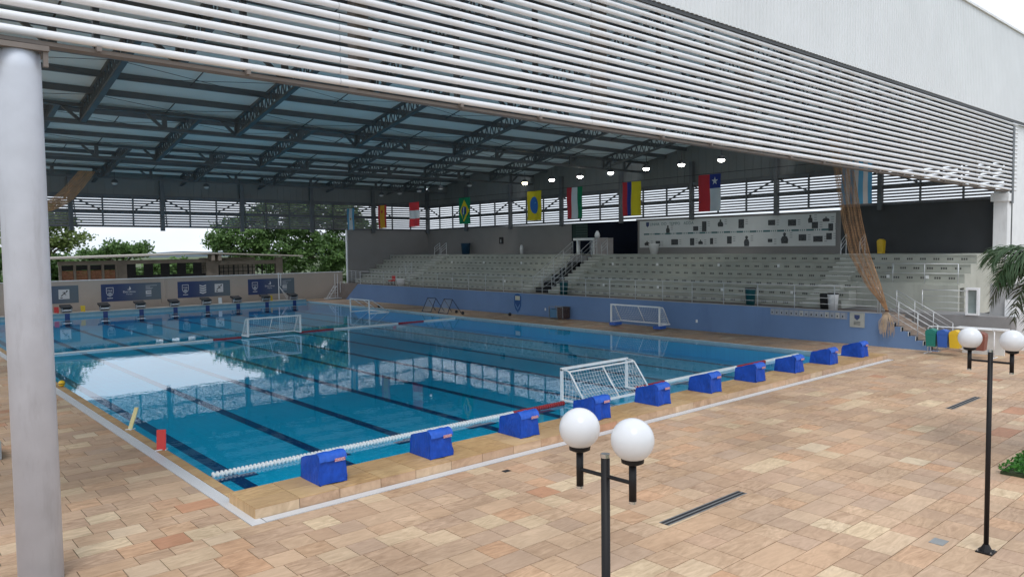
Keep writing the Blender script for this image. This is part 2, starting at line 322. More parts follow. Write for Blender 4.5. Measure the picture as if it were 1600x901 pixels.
slabs = []
def courses(x0, x1, y0, y1, seed, rowh=.48, lens=(.42, .47, .47, .50, .58, .72)):
    rnd = random.Random(seed); y = y0
    while y < y1-.02:
        h = rowh*rnd.uniform(.93, 1.07)
        if y+h > y1-.12: h = y1-y
        # most courses share one joint grid, some are shifted, some slabs are two cells long
        x = x0-(0 if rnd.random() < .62 else rnd.uniform(.1, .4))
        while x < x1-.02:
            ln = .50*rnd.choice((1, 1, 1, 1, 1, 1, 1.5, 2)) if rnd.random() < .85 else rnd.choice(lens)
            a = max(x, x0); e = min(x+ln, x1)
            if x1-e < .12: e = x1
            if e-a > .05: slabs.append((a, e, y, y+h, rnd.uniform(-.0025, .0025)))
            x = e if e == x1 else x+ln
        y += h
courses(-16, 44, -16.4, YF-.06, 1)               # plaza
courses(-16, -1.52, YF-.06, 52.2, 2)             # left deck
courses(24.2, 27.6, YF-.06, 49.6, 3)             # deck below the stand
courses(27.6, 29.6, -3.2, -.95, 4) if False else None
courses(-1.52, 29.0, 50.35, 52.2, 5)             # behind the far blocks
rank = []
for i, (a, e, c, d, dz) in enumerate(slabs):
    ps = [project((x, y, 0)) for x, y in ((a, c), (e, c), (e, d), (a, d))]
    area = 0
    if all(ps):
        mxp = sum(p[0] for p in ps)/4; myp = sum(p[1] for p in ps)/4
        if -30 < mxp < 1630 and -30 < myp < 931:
            if not (mxp < 98 and mxp > 5):
                area = abs(sum(ps[k][0]*ps[(k+1)%4][1]-ps[(k+1)%4][0]*ps[k][1] for k in range(4)))/2
    rank.append((area, i))
rank.sort(reverse=True); own = set(i for _, i in rank[:300])
unit = MB(); g = .0062
unit.add([(0,0,0),(1,0,0),(1,1,0),(0,1,0),(0,0,1),(1,0,1),(1,1,1),(0,1,1)], [(4,5,6,7),(0,1,5,4),(1,2,6,5),(2,3,7,6),(3,0,4,7)])
um = bpy.data.meshes.new('paving_slab'); um.from_pydata(unit.v, [], unit.f); um.materials.append(MATS['sandstone']); um.update()
rest = MB()
for i, (a, e, c, d, dz) in enumerate(slabs):
    if i in own:
        o = bpy.data.objects.new('paving_slab', um); COL.objects.link(o); o.parent = deck
        o.location = (a+g, c+g, -.013); o.scale = (e-a-2*g, d-c-2*g, .013+dz)
    else:
        x0, x1, y0, y1, z = a+g, e-g, c+g, d-g, dz
        rest.add([(x0,y0,-.013),(x1,y0,-.013),(x1,y1,-.013),(x0,y1,-.013),(x0,y0,z),(x1,y0,z),(x1,y1,z),(x0,y1,z)], [(4,5,6,7),(0,1,5,4),(1,2,6,5),(2,3,7,6),(3,0,4,7)])
rest.build('far_paving', MATS['sandstone'], deck, fixn=False, kind='stuff')

# ------------------------------------------------------------------ pool
b = MB(); x0, x1, y0, y1 = PX0, PX1, PY0, PY1
b.add([(x0,y0,ZF),(x1,y0,ZF),(x1,y1,ZF),(x0,y1,ZF),(x0,y0,0),(x1,y0,0),(x1,y1,0),(x0,y1,0)], [(0,1,2,3),(0,4,5,1),(1,5,6,2),(2,6,7,3),(3,7,4,0)])
basin = b.build('pool_basin', POOLTILE, fixn=False, kind='structure')
for i in range(10):
    X = 2.5*i+.27; q = MB()
    q.add([(X-.16,y0+.0,ZF+.004),(X+.16,y0,ZF+.004),(X+.16,y1,ZF+.004),(X-.16,y1,ZF+.004)], [(0,1,2,3)])
    for Y in (4.9, 45.4):
        q.add([(X-.52,Y-.16,ZF+.006),(X+.52,Y-.16,ZF+.006),(X+.52,Y+.16,ZF+.006),(X-.52,Y+.16,ZF+.006)], [(0,1,2,3)])
    q.build('lane_line', NAVYTILE, basin, fixn=False)
WL = mat('waterline_tile', (.30, .42, .47), .4, 0, .1, 4)
b = MB(); e_ = .004; b.add([(x0+e_,y0,-.22),(x0+e_,y1,-.22),(x0+e_,y1,-.001),(x0+e_,y0,-.001),(x1-e_,y0,-.22),(x1-e_,y1,-.22),(x1-e_,y1,-.001),(x1-e_,y0,-.001),(x0,y1-e_,-.22),(x1,y1-e_,-.22),(x1,y1-e_,-.001),(x0,y1-e_,-.001)], [(0,1,2,3),(4,5,6,7),(8,9,10,11)]); b.build('waterline_band', WL, basin, fixn=False)
b = MB(); o_ = .06                               # a closed body of water that reaches a little into the basin's walls and floor
b.add([(x0-o_,y0-o_,ZW),(x1+o_,y0-o_,ZW),(x1+o_,y1+o_,ZW),(x0-o_,y1+o_,ZW),(x0-o_,y0-o_,ZF-.06),(x1+o_,y0-o_,ZF-.06),(x1+o_,y1+o_,ZF-.06),(x0-o_,y1+o_,ZF-.06)], [(0,1,2,3),(7,6,5,4),(0,4,5,1),(1,5,6,2),(2,6,7,3),(3,7,4,0)])
b.build('pool_water', WATER, fixn=False, kind='structure')
# near raised bulkhead: stones on top and on the front
cop = MB().box(-1.352, 24.12, -.292, .842, -.05, HB-.012).build('pool_coping', GROUT, kind='structure')
rnd = random.Random(4); x = -1.36; k = 0
while x < 24.12:
    e = min(x+rnd.uniform(.78, .9), 24.13)
    if 24.13-e < .3: e = 24.13
    MB().box(x+.006, e-.006, -.305, -.285, .0, HB-.016).build('coping_stone', MATS['sandstone'], cop)
    ys = (-.312, rnd.uniform(.2, .35), .86)
    for ya, yb in zip(ys, ys[1:]):
        MB().box(x+.005, e-.005, ya+.004, yb-.004, HB-.013, HB+rnd.uniform(-.001, .001)).build('coping_stone', MATS['coping_stone'], cop)
    x = e
MB().box(-1.362, -1.353, -.285, .85, 0, HB-.014).build('coping_stone', MATS['coping_stone'], cop)
lc = MB().box(-1.262, PX0-.006, .87, 50.3, -.04, -.004).build('pool_edge', GROUT, kind='structure')
y = .9
while y < 50.2:
    e = y+rnd.uniform(.46, .56)
    MB().box(-1.265, PX0+.02, y+.004, e-.004, -.03, .012).build('edge_stone', MATS['coping_stone'], lc); y = e
rc = MB().box(PX1+.006, 24.19, .87, 49.6, -.04, .004).build('pool_edge', WHITE_PAINT, kind='structure')
fb = MB().box(PX0-.1, 23.9, PY1+.004, 50.35, -.05, .17).build('pool_coping', mat('end_tile', (.17, .30, .36), .4, 0, .08, 3), kind='structure')
for i in range(24):
    MB().box(PX0-.1+i*1.04+.004, min(PX0-.1+(i+1)*1.04-.004, 23.9), PY1-.01, 50.36, .171, .21).build('coping_stone', mat('far_coping', (.55, .47, .39), .7, 0, .1), fb)
b = MB()
b.box(-1.515, -1.275, -.56, 50.3, -.012, .006)
tag(b.build('gutter_grate', GRATE_Y), 'long white plastic gutter grate along the left side of the pool', 'drain grate')
b = MB().box(-1.26, 24.1, -.53, -.325, -.012, .006)
tag(b.build('gutter_grate', GRATE_X), 'white plastic gutter grate in front of the raised pool end', 'drain grate')
MB().box(PX1+.3, 24.198, .9, 49.5, 0, .001) if False else None

# ------------------------------------------------------------------ sports hall
# tall front column
def column(x, y, z1, label):
    t = thing('round_column', label, 'column', (x, y, 0))
    MB().lathe([(.275, 0), (.275, z1-.25), (.27, z1)], (x, y, 0), 40).build('shaft', mat('column_paint', (.56, .60, .68), .5, 0, .06, 2.5, dirt=(.36, .38, .42)), t, smooth=False)
    MB().box(x-.33, x+.33, y-.3, y+.3, z1+.001, z1+.07).build('cap_plate', BEIGE, t)
    for s in (-1, 1): MB().box(x+s*.29-.03, x+s*.29+.03, y-.27, y-.2, z1-.2, z1).build('bracket', BEIGE, t)
    for zz in (5.2,): MB().lathe([(.2752, zz), (.2758, zz+.003), (.2752, zz+.006)], (x, y, 0), 40).build('seam', MATS['column_paint'], t)
    return t
t = column(-4.52, -.56, 7.25, 'thick round white column at the left edge of the photo')
for o in t.children:
    if o.name.startswith('shaft'): o.data.polygons.foreach_set('use_smooth', [True]*len(o.data.polygons))
# front louvre
def zlow(X): return 7.47-.0083*(X+4)
fl = thing('front_louvre', 'tall screen of long white horizontal slats over the front of the pool hall', 'louvre screen', (0, YF, 7.3))
NS = 17; XS = [-13.0, -6.2, .3, 6.8, 13.3, 19.8, 26.3, 32.8, 38.9]
prof = []
for j in range(14):
    a = 2*math.pi*j/14; prof.append((.055*math.cos(a), .060*math.sin(a)))
for s in range(NS):
    for xa, xb in zip(XS, XS[1:]):
        z = [zlow(X)+.075+(10.62-zlow(X))*s/NS for X in (xa, xb)]
        q = MB(); n = len(prof)
        q.add([(xa+.004, YF-.05+p[0], z[0]+p[1]) for p in prof]+[(xb-.004, YF-.05+p[0], z[1]+p[1]) for p in prof], [(i, n+i, n+(i+1)%n, (i+1)%n) for i in range(n)])
        q.build('slat', SLAT, fl, smooth=True)
X = -12.2; k = 0
while X < 38.6:
    main = (k % 3 == 0)
    wd = .26 if main else .09
    MB().box(X-wd/2, X+wd/2, YF+.03, YF+.03+(.3 if main else .10), zlow(X)-.02, 12.6).build('frame_post', BEIGE if main else DARK_STEEL, fl)
    if not main: MB().box(X-.03, X+.03, YF-.10, YF+.03, zlow(X)-.05, zlow(X)+.02).build('clip', BEIGE, fl)
    if k % 3 != 2: MB().bar((X, YF+.2, 8.2 if k % 3 == 0 else 10.5), (X+2.17, YF+.2, 10.5 if k % 3 == 0 else 8.2), .08).build('brace', DARK_STEEL, fl)
    X += 2.17; k += 1
MB().bar((-13, YF+.09, zlow(-13)-.035), (38.6, YF+.09, zlow(38.6)-.035), .20, .055).build('edge_beam', BEIGE, fl)
MB().bar((-13, YF+.36, 9.1), (38.6, YF+.36, 9.0), .1, .16).build('rail', DARK_STEEL, fl)
# corrugated cladding above
cw = thing('corrugated_fascia', 'white vertical corrugated metal cladding above the front slats', 'wall cladding', (0, YF, 10.68))
q = MB(); x = -13.0; pts = []
while x < 62:
    pts += [(x, -.67), (x+.10, -.67), (x+.125, -.635), (x+.175, -.635)]; x += .20
n = len(pts)
q.add([(p[0], p[1], 10.66) for p in pts]+[(p[0], p[1], 15.05) for p in pts]+[(p[0], p[1]+.012, 10.66) for p in pts], [(i, i+1, n+i+1, n+i) for i in range(n-1)])
q.add([(-13, -.55, 10.66), (62, -.55, 10.66), (62, -.55, 15.05), (-13, -.55, 15.05)], [(0, 1, 2, 3)])
q.add([(-13, -.64, 10.66), (62, -.64, 10.66), (62, -.55, 10.66), (-13, -.55, 10.66)], [(0, 1, 2, 3)])
q.build('corrugated_sheet', mat('cladding_white', (.70, .72, .735), .5, 0, .035, .5, dirt=(.62, .64, .65)), cw, fixn=False)
MB().box(-13, 62, -.74, -.5, 15.03, 15.13).build('cap_flashing', WHITE_PAINT, cw)
MB().box(-13, 62, -.63, -.56, 10.56, 10.655).build('bottom_flashing', DARK_STEEL, cw)

# roof
PT = [10.6, 23.0, 35.4, 48.0]                     # transverse trusses
JX = [-5.3, 1.2, 7.7, 14.1, 20.6, 27.1, 33.6]     # sloping lattice joists
bays = [(-.3, 10.6), (10.6, 23.0), (23.0, 35.4), (35.4, 48.0), (48.0, 51.3)]
ZLO, ZHI = 10.80, 13.15
def zc(bay, y):
    a, e = bay
    if e > 51: return 11.3-(y-a)/(e-a)*.6
    return ZHI-(y-a)/(e-a)*(ZHI-ZLO)
rf = thing('hall_roof', 'sawtooth steel roof with lattice joists over the pool', 'roof', (0, 0, ZLO))
for bay in bays:
    a, e = bay
    za, ze = zc(bay, a), zc(bay, e)
    MB().add([(XL,a,za),(XB+.3,a,za),(XB+.3,e+.15,ze-.02),(XL,e+.15,ze-.02),(XL,a,za+.05),(XB+.3,a,za+.05),(XB+.3,e+.15,ze+.03),(XL,e+.15,ze+.03)],
             [(0,3,2,1),(4,5,6,7),(0,1,5,4),(1,2,6,5),(2,3,7,6),(3,0,4,7)]).build('roof_sheet', CEIL, rf)
    short = e > 51
    npur = 1 if short else 6
    for k in range(1, npur+1):
        y = a+(e-a)*k/(npur+1); z = zc(bay, y)
        MB().box(XL, XB, y-.06, y+.06, z-.26, z-.01).build('purlin', GREY_STEEL, rf)
    rods = MB()
    ny = 2 if short else 7
    for xa, xb in zip(JX, JX[1:]+[XB]):
        xm = (xa+xb)/2
        for k in range(ny):
            ya, yb = a+(e-a)*k/ny, a+(e-a)*(k+1)/ny
            A, Bz = zc(bay, ya)-.16, zc(bay, yb)-.16
            if k % 2 == 0: rods.tube([(xm, ya, A), (xm, yb, Bz)], .03, 4)
            if k % 2 == 0:
                rods.tube([(xa, ya, A-.1), (xb, yb, Bz-.1)], .011, 4); rods.tube([(xa, yb, Bz-.12), (xb, ya, A-.12)], .011, 4)
    rods.build('bracing_rods', DARK_STEEL, rf)
    for X in JX:
        j = MB(); D = .80
        A, E_ = Vector((X, a+.05, za)), Vector((X, e-.02, ze))
        j.bar(A-Vector((0,0,.08)), E_-Vector((0,0,.08)), .16, .12); 
        j.bar(A-Vector((0,0,D)), E_-Vector((0,0,D)), .22, .10)
        n = max(3, int((e-a)/.42)); 
        for k in range(n):
            p = A.lerp(E_, k/n); q2 = A.lerp(E_, (k+.5)/n); r_ = A.lerp(E_, (k+1)/n)
            j.bar(p-Vector((0,0,.12)), q2-Vector((0,0,D)), .05, .04); j.bar(q2-Vector((0,0,D)), r_-Vector((0,0,.12)), .05, .04)
        j.build('lattice_joist', GREY_STEEL, rf, fixn=False)
for Y in PT:
    tr = MB(); tr.box(XL, XB-.05, Y-.22, Y+.12, 10.60, 10.74); tr.box(XL, XB-.05, Y-.09, Y+.09, 9.92, 10.06)
    tr = tr.build('roof_truss', GREY_STEEL, rf)
    X = XL+.4; k = 0
    dia = MB().bar((0,0,0), (0.62,0,-.54), .12, .11, (0,1,0)); ver = MB().box(-.10, .10, -.06, .06, -.54, 0)
    dm = dia.build('diagonal', GREY_STEEL, tr); vm = ver.build('strut', GREY_STEEL, tr)
    dme, vme = dm.data, vm.data; first = True
    xs = []
    for xa, xb in zip(JX, JX[1:]+[XB-.3]):
        xs += [xa, (xa+xb)/2]
    for X in xs:
        s = 1 if X < 18 else -1
        for me, nm, dx in ((dme, 'diagonal', -.72*s), (vme, 'strut', 0)):
            o = dm if (first and me is dme) else vm if first else bpy.data.objects.new(nm, me)
            if not first: COL.objects.link(o); o.parent = tr
            o.location = (X+dx, Y, 10.60); o.scale = (s if me is dme else 1, 1, 1)
        first = False
    MB().box(XL, XB, Y-.02, Y+.02, 12.1, 12.3).build('clerestory_rail', GREY_STEEL, rf)
    for X in JX: MB().box(X-.06, X+.06, Y-.05, Y+.05, 10.85, 13.1).build('clerestory_post', GREY_STEEL, rf)

# louvre bands of the far end and the back of the stand
def band(name, label, P, length, z0a, z0b, z1, posts, loc, tilt, upper, mslat, sh_=.105):
    t = thing(name, label, 'louvre screen', loc)
    NSL = 12
    for s in range(NSL):
        za, zb = [z0+(z1-z0)*(s+.45)/NSL for z0 in (z0a, z0b)]
        MB().bar(P(0, .0, za), P(length, .0, zb), .03, sh_).build('slat', mslat, t)
    n = posts
    for i in range(n+1):
        u = length*i/n; z0 = z0a+(z0b-z0a)*i/n; main = i % 3 == 0
        wd = .30 if main else .11
        MB().bar(P(u, .18, z0-(.3 if main else 0)), P(u, .18, z1+(1.6 if main else .1)), wd, wd*.8).build('frame_post', GREY_STEEL, t)
        if main and i < n and tilt: MB().bar(P(u+.1, .25, z1+1.3), P(u+.35, .12, z0), .07).build('stay', GREY_STEEL, t)
        if i < n and i % 3 != 1:
            a_, b_ = (z1-.05, (z0+z1)/2+.05) if i % 3 == 0 else ((z0+z1)/2+.05, z1-.05)
            MB().bar(P(u, .12, a_), P(u+length/n, .12, b_), .08).build('brace', GREY_STEEL, t)
    MB().bar(P(0, .1, z0a+(z1-z0a)*.5), P(length, .1, z0b+(z1-z0b)*.5), .1, .15).build('mid_rail', GREY_STEEL, t)
    MB().bar(P(0, .1, z1+.05), P(length, .1, z1+.05), .2, .22).build('top_rail', GREY_STEEL, t)
    MB().bar(P(0, .02, z0a), P(length, .02, z0b), .08, .06).build('bottom_rail', GREY_STEEL, t)
    MB().bar(P(0, -.03, (z1+.16+upper)/2), P(length, -.03, (z1+.16+upper)/2), .03, upper-z1-.16).build('upper_panel', mat('panel_grey', (.17, .18, .18), .6, 0, .05, .8), t)
    for k in range(int(length/.6)):
        u = .3+k*.6; MB().bar(P(u, -.005, z1+.17), P(u, -.005, upper), .02, .02).build('panel_rib', MATS['panel_grey'], t)
    return t
band('end_louvre', 'band of dark horizontal slats high across the far end of the pool', lambda u, d, z: (XL+.2+u, YB-d, z), XB-XL-.3, 6.60, 6.38, 8.85, 21, (10, YB, 6.5), True, 10.78, SLAT_BACKLIT, .14)
band('stand_louvre', 'band of horizontal slats above the back wall of the grandstand', lambda u, d, z: (XB-d, YB-.2-u, z), YB-YF-.2, 6.42, 6.80, 8.78, 24, (XB, 25, 6.5), False, 12.3, SLAT_BACKLIT)

# walls
bw = thing('stand_back_wall', 'long grey wall behind the top of the grandstand', 'wall', (XB, 25, 0))
MB().box(XB, XB+.25, 24.0, YB+.25, 0, 6.47).build('grey_panel', GREY_WALL, bw)
MB().box(XB, XB+.25, 8.3, 23.99, 0, 6.56).build('grey_panel', GREY_WALL, bw)
MB().box(XB, XB+.25, YF, 8.29, 0, 6.76).build('charcoal_panel', CHARCOAL, bw)
MB().box(XB-.06, XB-.005, 23.83, 30.7, 3.97, 6.44).build('dark_opening', mat('opening_black', (.006, .009, .018), .9, spec=.1), bw)  # solid panel, near black to hold the darkness of the opening
MB().box(XB-.075, XB-.061, 28.9, 30.6, 5.2, 6.42).build('green_panel', mat('deep_green', (.006, .03, .022), .5), bw)
for z in (5.35, 5.55, 5.75, 5.95, 6.15, 6.3): MB().box(XB-.085, XB-.076, 28.95, 30.2, z, z+.05).build('vent_slat', mat('vent', (.06, .09, .09), .5), bw)
ew = MB().box(29.1, XB-.01, YB+.01, YB+.26, 0, 6.44); tag(ew.build('stand_end_wall', GREY_WALL), 'grey end wall of the grandstand at the far corner', 'wall')
tag(MB().box(28.98, 29.09, YB-.05, YB+.12, 0, 6.5).build('white_pole', WHITE_STEEL), 'thin white post at the edge of the grandstand end wall', 'post')
rcx = thing('square_column', 'white square column at the right end of the front slats', 'column', (38.0, YF, 0))
MB().box(37.75, 38.35, -.52, .1, 0, 7.12).build('shaft', WHITE_PAINT, rcx); MB().box(37.6, 38.4, -.6, .2, 6.6, 7.0).build('capital', WHITE_PAINT, rcx)
tag(MB().box(38.36, 52, -.45, -.2, 0, 10.6).build('white_wall', WHITE_PAINT), 'white wall to the right of the square column', 'wall')

# far banner wall
fw = thing('banner_wall', 'low taupe wall with banners behind the far starting blocks', 'wall', (12, 52.4, 0))
MB().box(-14, 29.05, 52.3, 52.5, 0, 2.40).build('wall_panel', TAUPE, fw)
MB().box(-14, 29.05, 52.25, 52.55, 2.402, 2.46).build('white_cap', WHITE_PAINT, fw)
MB().box(12.86, 12.93, 52.22, 52.29, .5, 2.3).build('conduit', TAUPE, fw); MB().box(12.55, 13.05, 52.2, 52.295, .42, .75).build('junction_box', TAUPE, fw)
def grad(name):
    m = bpy.data.materials.new(name); m.use_nodes = True; n, l, b = nodes_of(m)
    c = n.new('ShaderNodeTexCoord'); s = n.new('ShaderNodeSeparateXYZ'); r = n.new('ShaderNodeValToRGB')
    r.color_ramp.elements[0].position = .25; r.color_ramp.elements[0].color = (.03, .055, .165, 1); r.color_ramp.elements[1].position = .85; r.color_ramp.elements[1].color = (.125, .165, .20, 1)
    l.new(c.outputs['Generated'], s.inputs[0]); l.new(s.outputs[0], r.inputs['Fac']); l.new(r.outputs[0], b.inputs['Base Color']); b.inputs['Roughness'].default_value = .6
    return m
GRAD = grad('banner_print'); PRINT = mat('print_white', (.66, .68, .70), .6, 0, .02)
def shield(mb, cx, cz, w, h, y, th=.004, flip=1):
    pts = [(cx-w/2, cz+h/2), (cx+w/2, cz+h/2), (cx+w/2, cz-h*.05), (cx+w*.38, cz-h*.3), (cx, cz-h/2), (cx-w*.38, cz-h*.3), (cx-w/2, cz-h*.05)]
    return mb.prism(pts, 'Y', y-th, y)
def banner(xa, xb, z0, z1, kind, label):
    y = 52.29; t = thing('banner', label, 'banner', (xa, y, z0), 'sponsor banners on the far wall')
    MB().box(xa, xb, y-.012, y, z0, z1).build('sheet', GRAD, t)
    yf = y-.0125; W = xb-xa; zm = (z0+z1)/2; rt, up = (1,0,0), (0,0,1)
    def crest(cx):
        shield(MB(), cx, zm+.06, .52, .72, yf).build('crest', PRINT, t); shield(MB(), cx, zm+.06, .45, .64, yf-.0045).build('crest_field', NAVY, t)
        text('PAB', .19, (cx, yf-.0095, zm+.16), rt, up, PRINT, t); MB().lathe([(.15, 0), (.15, .003)], (cx, yf-.012, zm-.1), 16, 'Y').build('crest_disc', mat('print_grey', (.35, .40, .48), .6), t)
        MB().box(cx-.2, cx+.2, yf-.004, yf, zm-.44, zm-.39).build('caption', PRINT, t)
    if kind == 'A':
        crest(xa+.62)
        cx = xa+W*.46
        f = MB(); f.prism([(cx-.02, zm+.2), (cx+.03, zm+.48), (cx+.12, zm+.3), (cx+.12, zm+.22), (cx+.03, zm+.16), (cx-.16, zm+.2), (cx-.05, zm+.24)], 'Y', yf-.004, yf); f.build('bird_logo', PRINT, t)
        text('Eletrobras', .22, (cx, yf-.002, zm+.03), rt, up, PRINT, t); text('Furnas', .16, (cx, yf-.002, zm-.16), rt, up, PRINT, t)
        cx = xa+W*.80
        for k, wd in enumerate((.85, .35, .55, .45)): MB().box(cx-.28, cx-.28+wd, yf-.004, yf, zm+.45-k*.10, zm+.475-k*.10).build('small_print', PRINT, t)
        MB().box(cx-.28, cx+.14, yf-.004, yf, zm-.22, zm+.06).build('logo_block', PRINT, t); MB().box(cx-.2, cx+.14, yf-.006, yf-.0045, zm-.1, zm-.05).build('logo_mark', NAVY, t)
        MB().box(cx-.28, cx+.14, yf-.004, yf, zm-.4, zm-.3).build('logo_caption', MATS['print_grey'], t)
    else:
        crest(xa+.62); cx = xa+W*.47
        for k in range(4):
            zz = zm+.30-k*.19
            MB().prism([(cx-.27, zz+.06), (cx+.0, zz-.03), (cx+.27, zz+.06), (cx+.27, zz-.05), (cx, zz-.14), (cx-.27, zz-.05)], 'Y', yf-.004, yf).build('wave_stripe', PRINT, t)
        cx = xa+W*.78
        MB().box(cx-.36, cx+.36, yf-.004, yf, zm-.34, zm+.38).build('logo_tile', PRINT, t)
        r_ = MB(); y2 = yf-.0045
        r_.bar((cx-.2, y2, zm-.12), (cx+.02, y2, zm+.08), .003, .06, (0,0,1)); r_.bar((cx+.0, y2, zm+.08), (cx+.22, y2, zm+.22), .003, .05); r_.bar((cx-.1, y2, zm+.16), (cx+.08, y2, zm+.16), .003, .05); r_.bar((cx, y2, zm+.06), (cx+.14, y2, zm-.02), .003, .05)
        r_.lathe([(.05, 0), (.05, .003)], (cx+.2, y2-.003, zm+.26), 10, 'Y'); r_.build('runner', BLACKM, t)
        MB().box(cx-.25, cx-.1, y2-.002, y2, zm-.27, zm-.21).build('caption', BLACKM, t)
    return t
banner(2.2, 6.6, .75, 2.08, 'B', 'leftmost blue and grey banner with a runner logo, partly behind the round column')
banner(8.15, 12.55, .70, 2.07, 'A', 'blue to grey banner second from the left with crest and company name')
banner(13.85, 18.2, .70, 2.05, 'B', 'blue to grey banner with crest, wave shield and runner, third from the left')
banner(19.78, 24.1, .66, 2.03, 'A', 'rightmost blue to grey banner partly behind a white post')

# ------------------------------------------------------------------ grandstand
gs = thing('grandstand', 'tiered concrete grandstand along the right side of the pool', 'grandstand', (30, 25, 0))
Z0 = 1.40
def xr(k): return 29.8+.8*k
def zr(k): return Z0-.05+.435*(k+1)
# blue front wall with stepped near end and sloping far end
prof = [(49.2, -.04), (46.9, 1.45), (1.45, 1.45)]
NSTEP = 8; sr = .30; sh = Z0/NSTEP
for i in range(NSTEP):
    yt = 1.45-i*sr; z = 1.45-(i+1)*sh*1.02
    prof += [(yt, max(z, 0.02)), (yt-sr, max(z, 0.02))]
prof += [(1.45-NSTEP*sr, -.04)]
MB().prism(prof, 'X', 27.6, 27.78).build('blue_wall', BLUE_WALL, gs)
MB().box(27.58, 27.80, 1.45, 46.9, 1.452, 1.485).build('wall_cap', mat('cap_grey', (.35, .36, .38), .7), gs)
MB().box(27.79, 29.79, 1.46, 51.28, 0, Z0).build('walkway', mat('walk_brown', (.19, .155, .135), .8, 0, .12, 2), gs)
for i in range(NSTEP):
    MB().box(27.79, 29.55, 1.45-(i+1)*sr, 1.45-i*sr+.02, .0, Z0-(i+.5)*sh).build('stair_step', mat('step_brown', (.30, .235, .19), .8, 0, .12, 3), gs)
    MB().box(27.57, 27.80, 1.45-(i+1)*sr, 1.45-(i+1)*sr+.02, max(0, 1.45-(i+2)*sh*1.02), 1.45-(i+1)*sh*1.02+.01).build('step_trim', PANEL, gs)
VG = (24.35, 26.0)                                # stair well between the two central aisles
num = MB()
def seg_list(k):
    lo = 4.2 if k < 3 else YF+.1
    return [(lo, VG[0]), (VG[1], YB-.02)]
for k in range(6):
    for ya, yb in seg_list(k):
        x0 = xr(k); x1 = xr(k+1) if k < 5 else XB-.01
        MB().box(x0, x1-.002, ya, yb, Z0-.3, zr(k)-.06).build('tier_riser', CONCRETE, gs)
        MB().box(x0-.035, x1-.04, ya, yb, zr(k)-.058, zr(k)).build('tier_seat', CONCRETE, gs)
    nm = MB(); y = (4.6 if k < 3 else YF+.6)
    while y < 51:
        if not (VG[0]-1.6 < y < VG[1]+1.6):
            for d in range(3): nm.box(xr(k)-.004, xr(k)-.001, y+d*.1-.1, y+d*.1-.03, zr(k)-.27, zr(k)-.17)
        y += .62
    nm.build('seat_numbers', mat('number_paint', (.09, .09, .085), .8), gs, kind='stuff', fixn=False)
MB().box(31.4, 31.6, YF+.1, 4.19, 0, zr(2)-.06).build('lower_wall', CONCRETE, gs); MB().box(31.601, 32.19, YF+.1, 4.19, zr(2)-.2, zr(2)).build('tier_seat', CONCRETE, gs)
MB().box(29.6, 31.39, -3.0, 4.19, 0, Z0).build('side_terrace', mat('terrace_grey', (.26, .255, .255), .8, 0, .08), gs)
for k, ys in ((4, (9.3, 13.2, 17.8, 21.6, 31.0, 35.6, 40.0)), (1, (7.2, 11.4, 15.9, 20.3, 30.2, 36.8)), (3, (1.2, 3.0))):
    for yy in ys: MB().box(xr(k)-.045, xr(k)-.002, yy-.07, yy+.07, zr(k)-.26, zr(k)-.10).build('riser_light', WHITE_PL, gs)
# aisles of half-height steps
for yc, wd in ((42.55, 1.1), (26.6, 1.1), (23.75, 1.1), (5.4, 1.2)):
    for k in range(6):
        if yc < 6 and k < 0: continue
        zb = zr(k-1) if k else Z0
        MB().box(xr(k)-.40, xr(k)-.037, yc-wd/2, yc+wd/2, zb+.001, zb+.2175).build('aisle_step', CONCRETE, gs)
        MB().box(xr(k)-.41, xr(k)-.05, yc-wd/2, yc+wd/2, zb+.218, zb+.245).build('step_nosing', NOSING, gs)
        MB().box(xr(k)-.045, xr(k)+.3, yc-wd/2, yc+wd/2, zr(k)+.001, zr(k)+.028).build('step_nosing', NOSING, gs)
# stair well: its shade is put into the black floor and charcoal plates
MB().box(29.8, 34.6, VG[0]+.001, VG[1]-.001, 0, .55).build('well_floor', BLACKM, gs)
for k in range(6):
    for s in (VG[0]+.008, VG[1]-.008): MB().box(xr(k)+.01, min(xr(k+1), 34.59)-.01, s-.006, s+.006, .551, zr(k)-.07).build('well_shade_plate', CHARCOAL, gs)
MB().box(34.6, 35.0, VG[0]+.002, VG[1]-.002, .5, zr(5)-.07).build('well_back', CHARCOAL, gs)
MB().box(35.001, XB-.01, VG[0]+.002, VG[1]-.002, zr(5)-.4, zr(5)-.001).build('top_floor', CONCRETE, gs)
MB().box(33.3, 35.0, VG[0]+.01, VG[1]-.01, 3.45, 3.9).build('well_lintel', GREY_WALL, gs)

def railing(name, label, pts, posts, h=1.05, rails=4, r=.02, group='white pipe railings', rm=None):
    t = thing(name, label, 'railing', pts[0], group); rm = rm or RAIL
    for i in range(rails):
        hh = h*(i+1)/rails
        MB().tube([Vector(p)+Vector((0,0,hh)) for p in pts], r if i == rails-1 else r*.65, 6).build('rail', rm, t, smooth=True)
    tot = [0]
    for a, c in zip(pts, pts[1:]): tot.append(tot[-1]+(Vector(c)-Vector(a)).length)
    for k in range(posts+1):
        s = tot[-1]*k/posts
        for i in range(len(pts)-1):
            if s <= tot[i+1]+1e-6:
                f = (s-tot[i])/(tot[i+1]-tot[i]); p = Vector(pts[i]).lerp(Vector(pts[i+1]), f); break
        MB().tube([p+Vector((0,0,-.02)), p+Vector((0,0,h))], r*1.1, 6).build('post', rm, t, smooth=True)
    return t
railing('terrace_railing', 'long white pipe railing along the top of the blue wall', [(27.7, 46.6, 1.47), (27.7, 1.6, 1.47)], 23, 1.12)
railing('stair_railing', 'white handrail on the pool side of the steps beside the bins', [(27.70, 1.5, 1.45), (27.70, -.85, .10)], 3, 1.0)
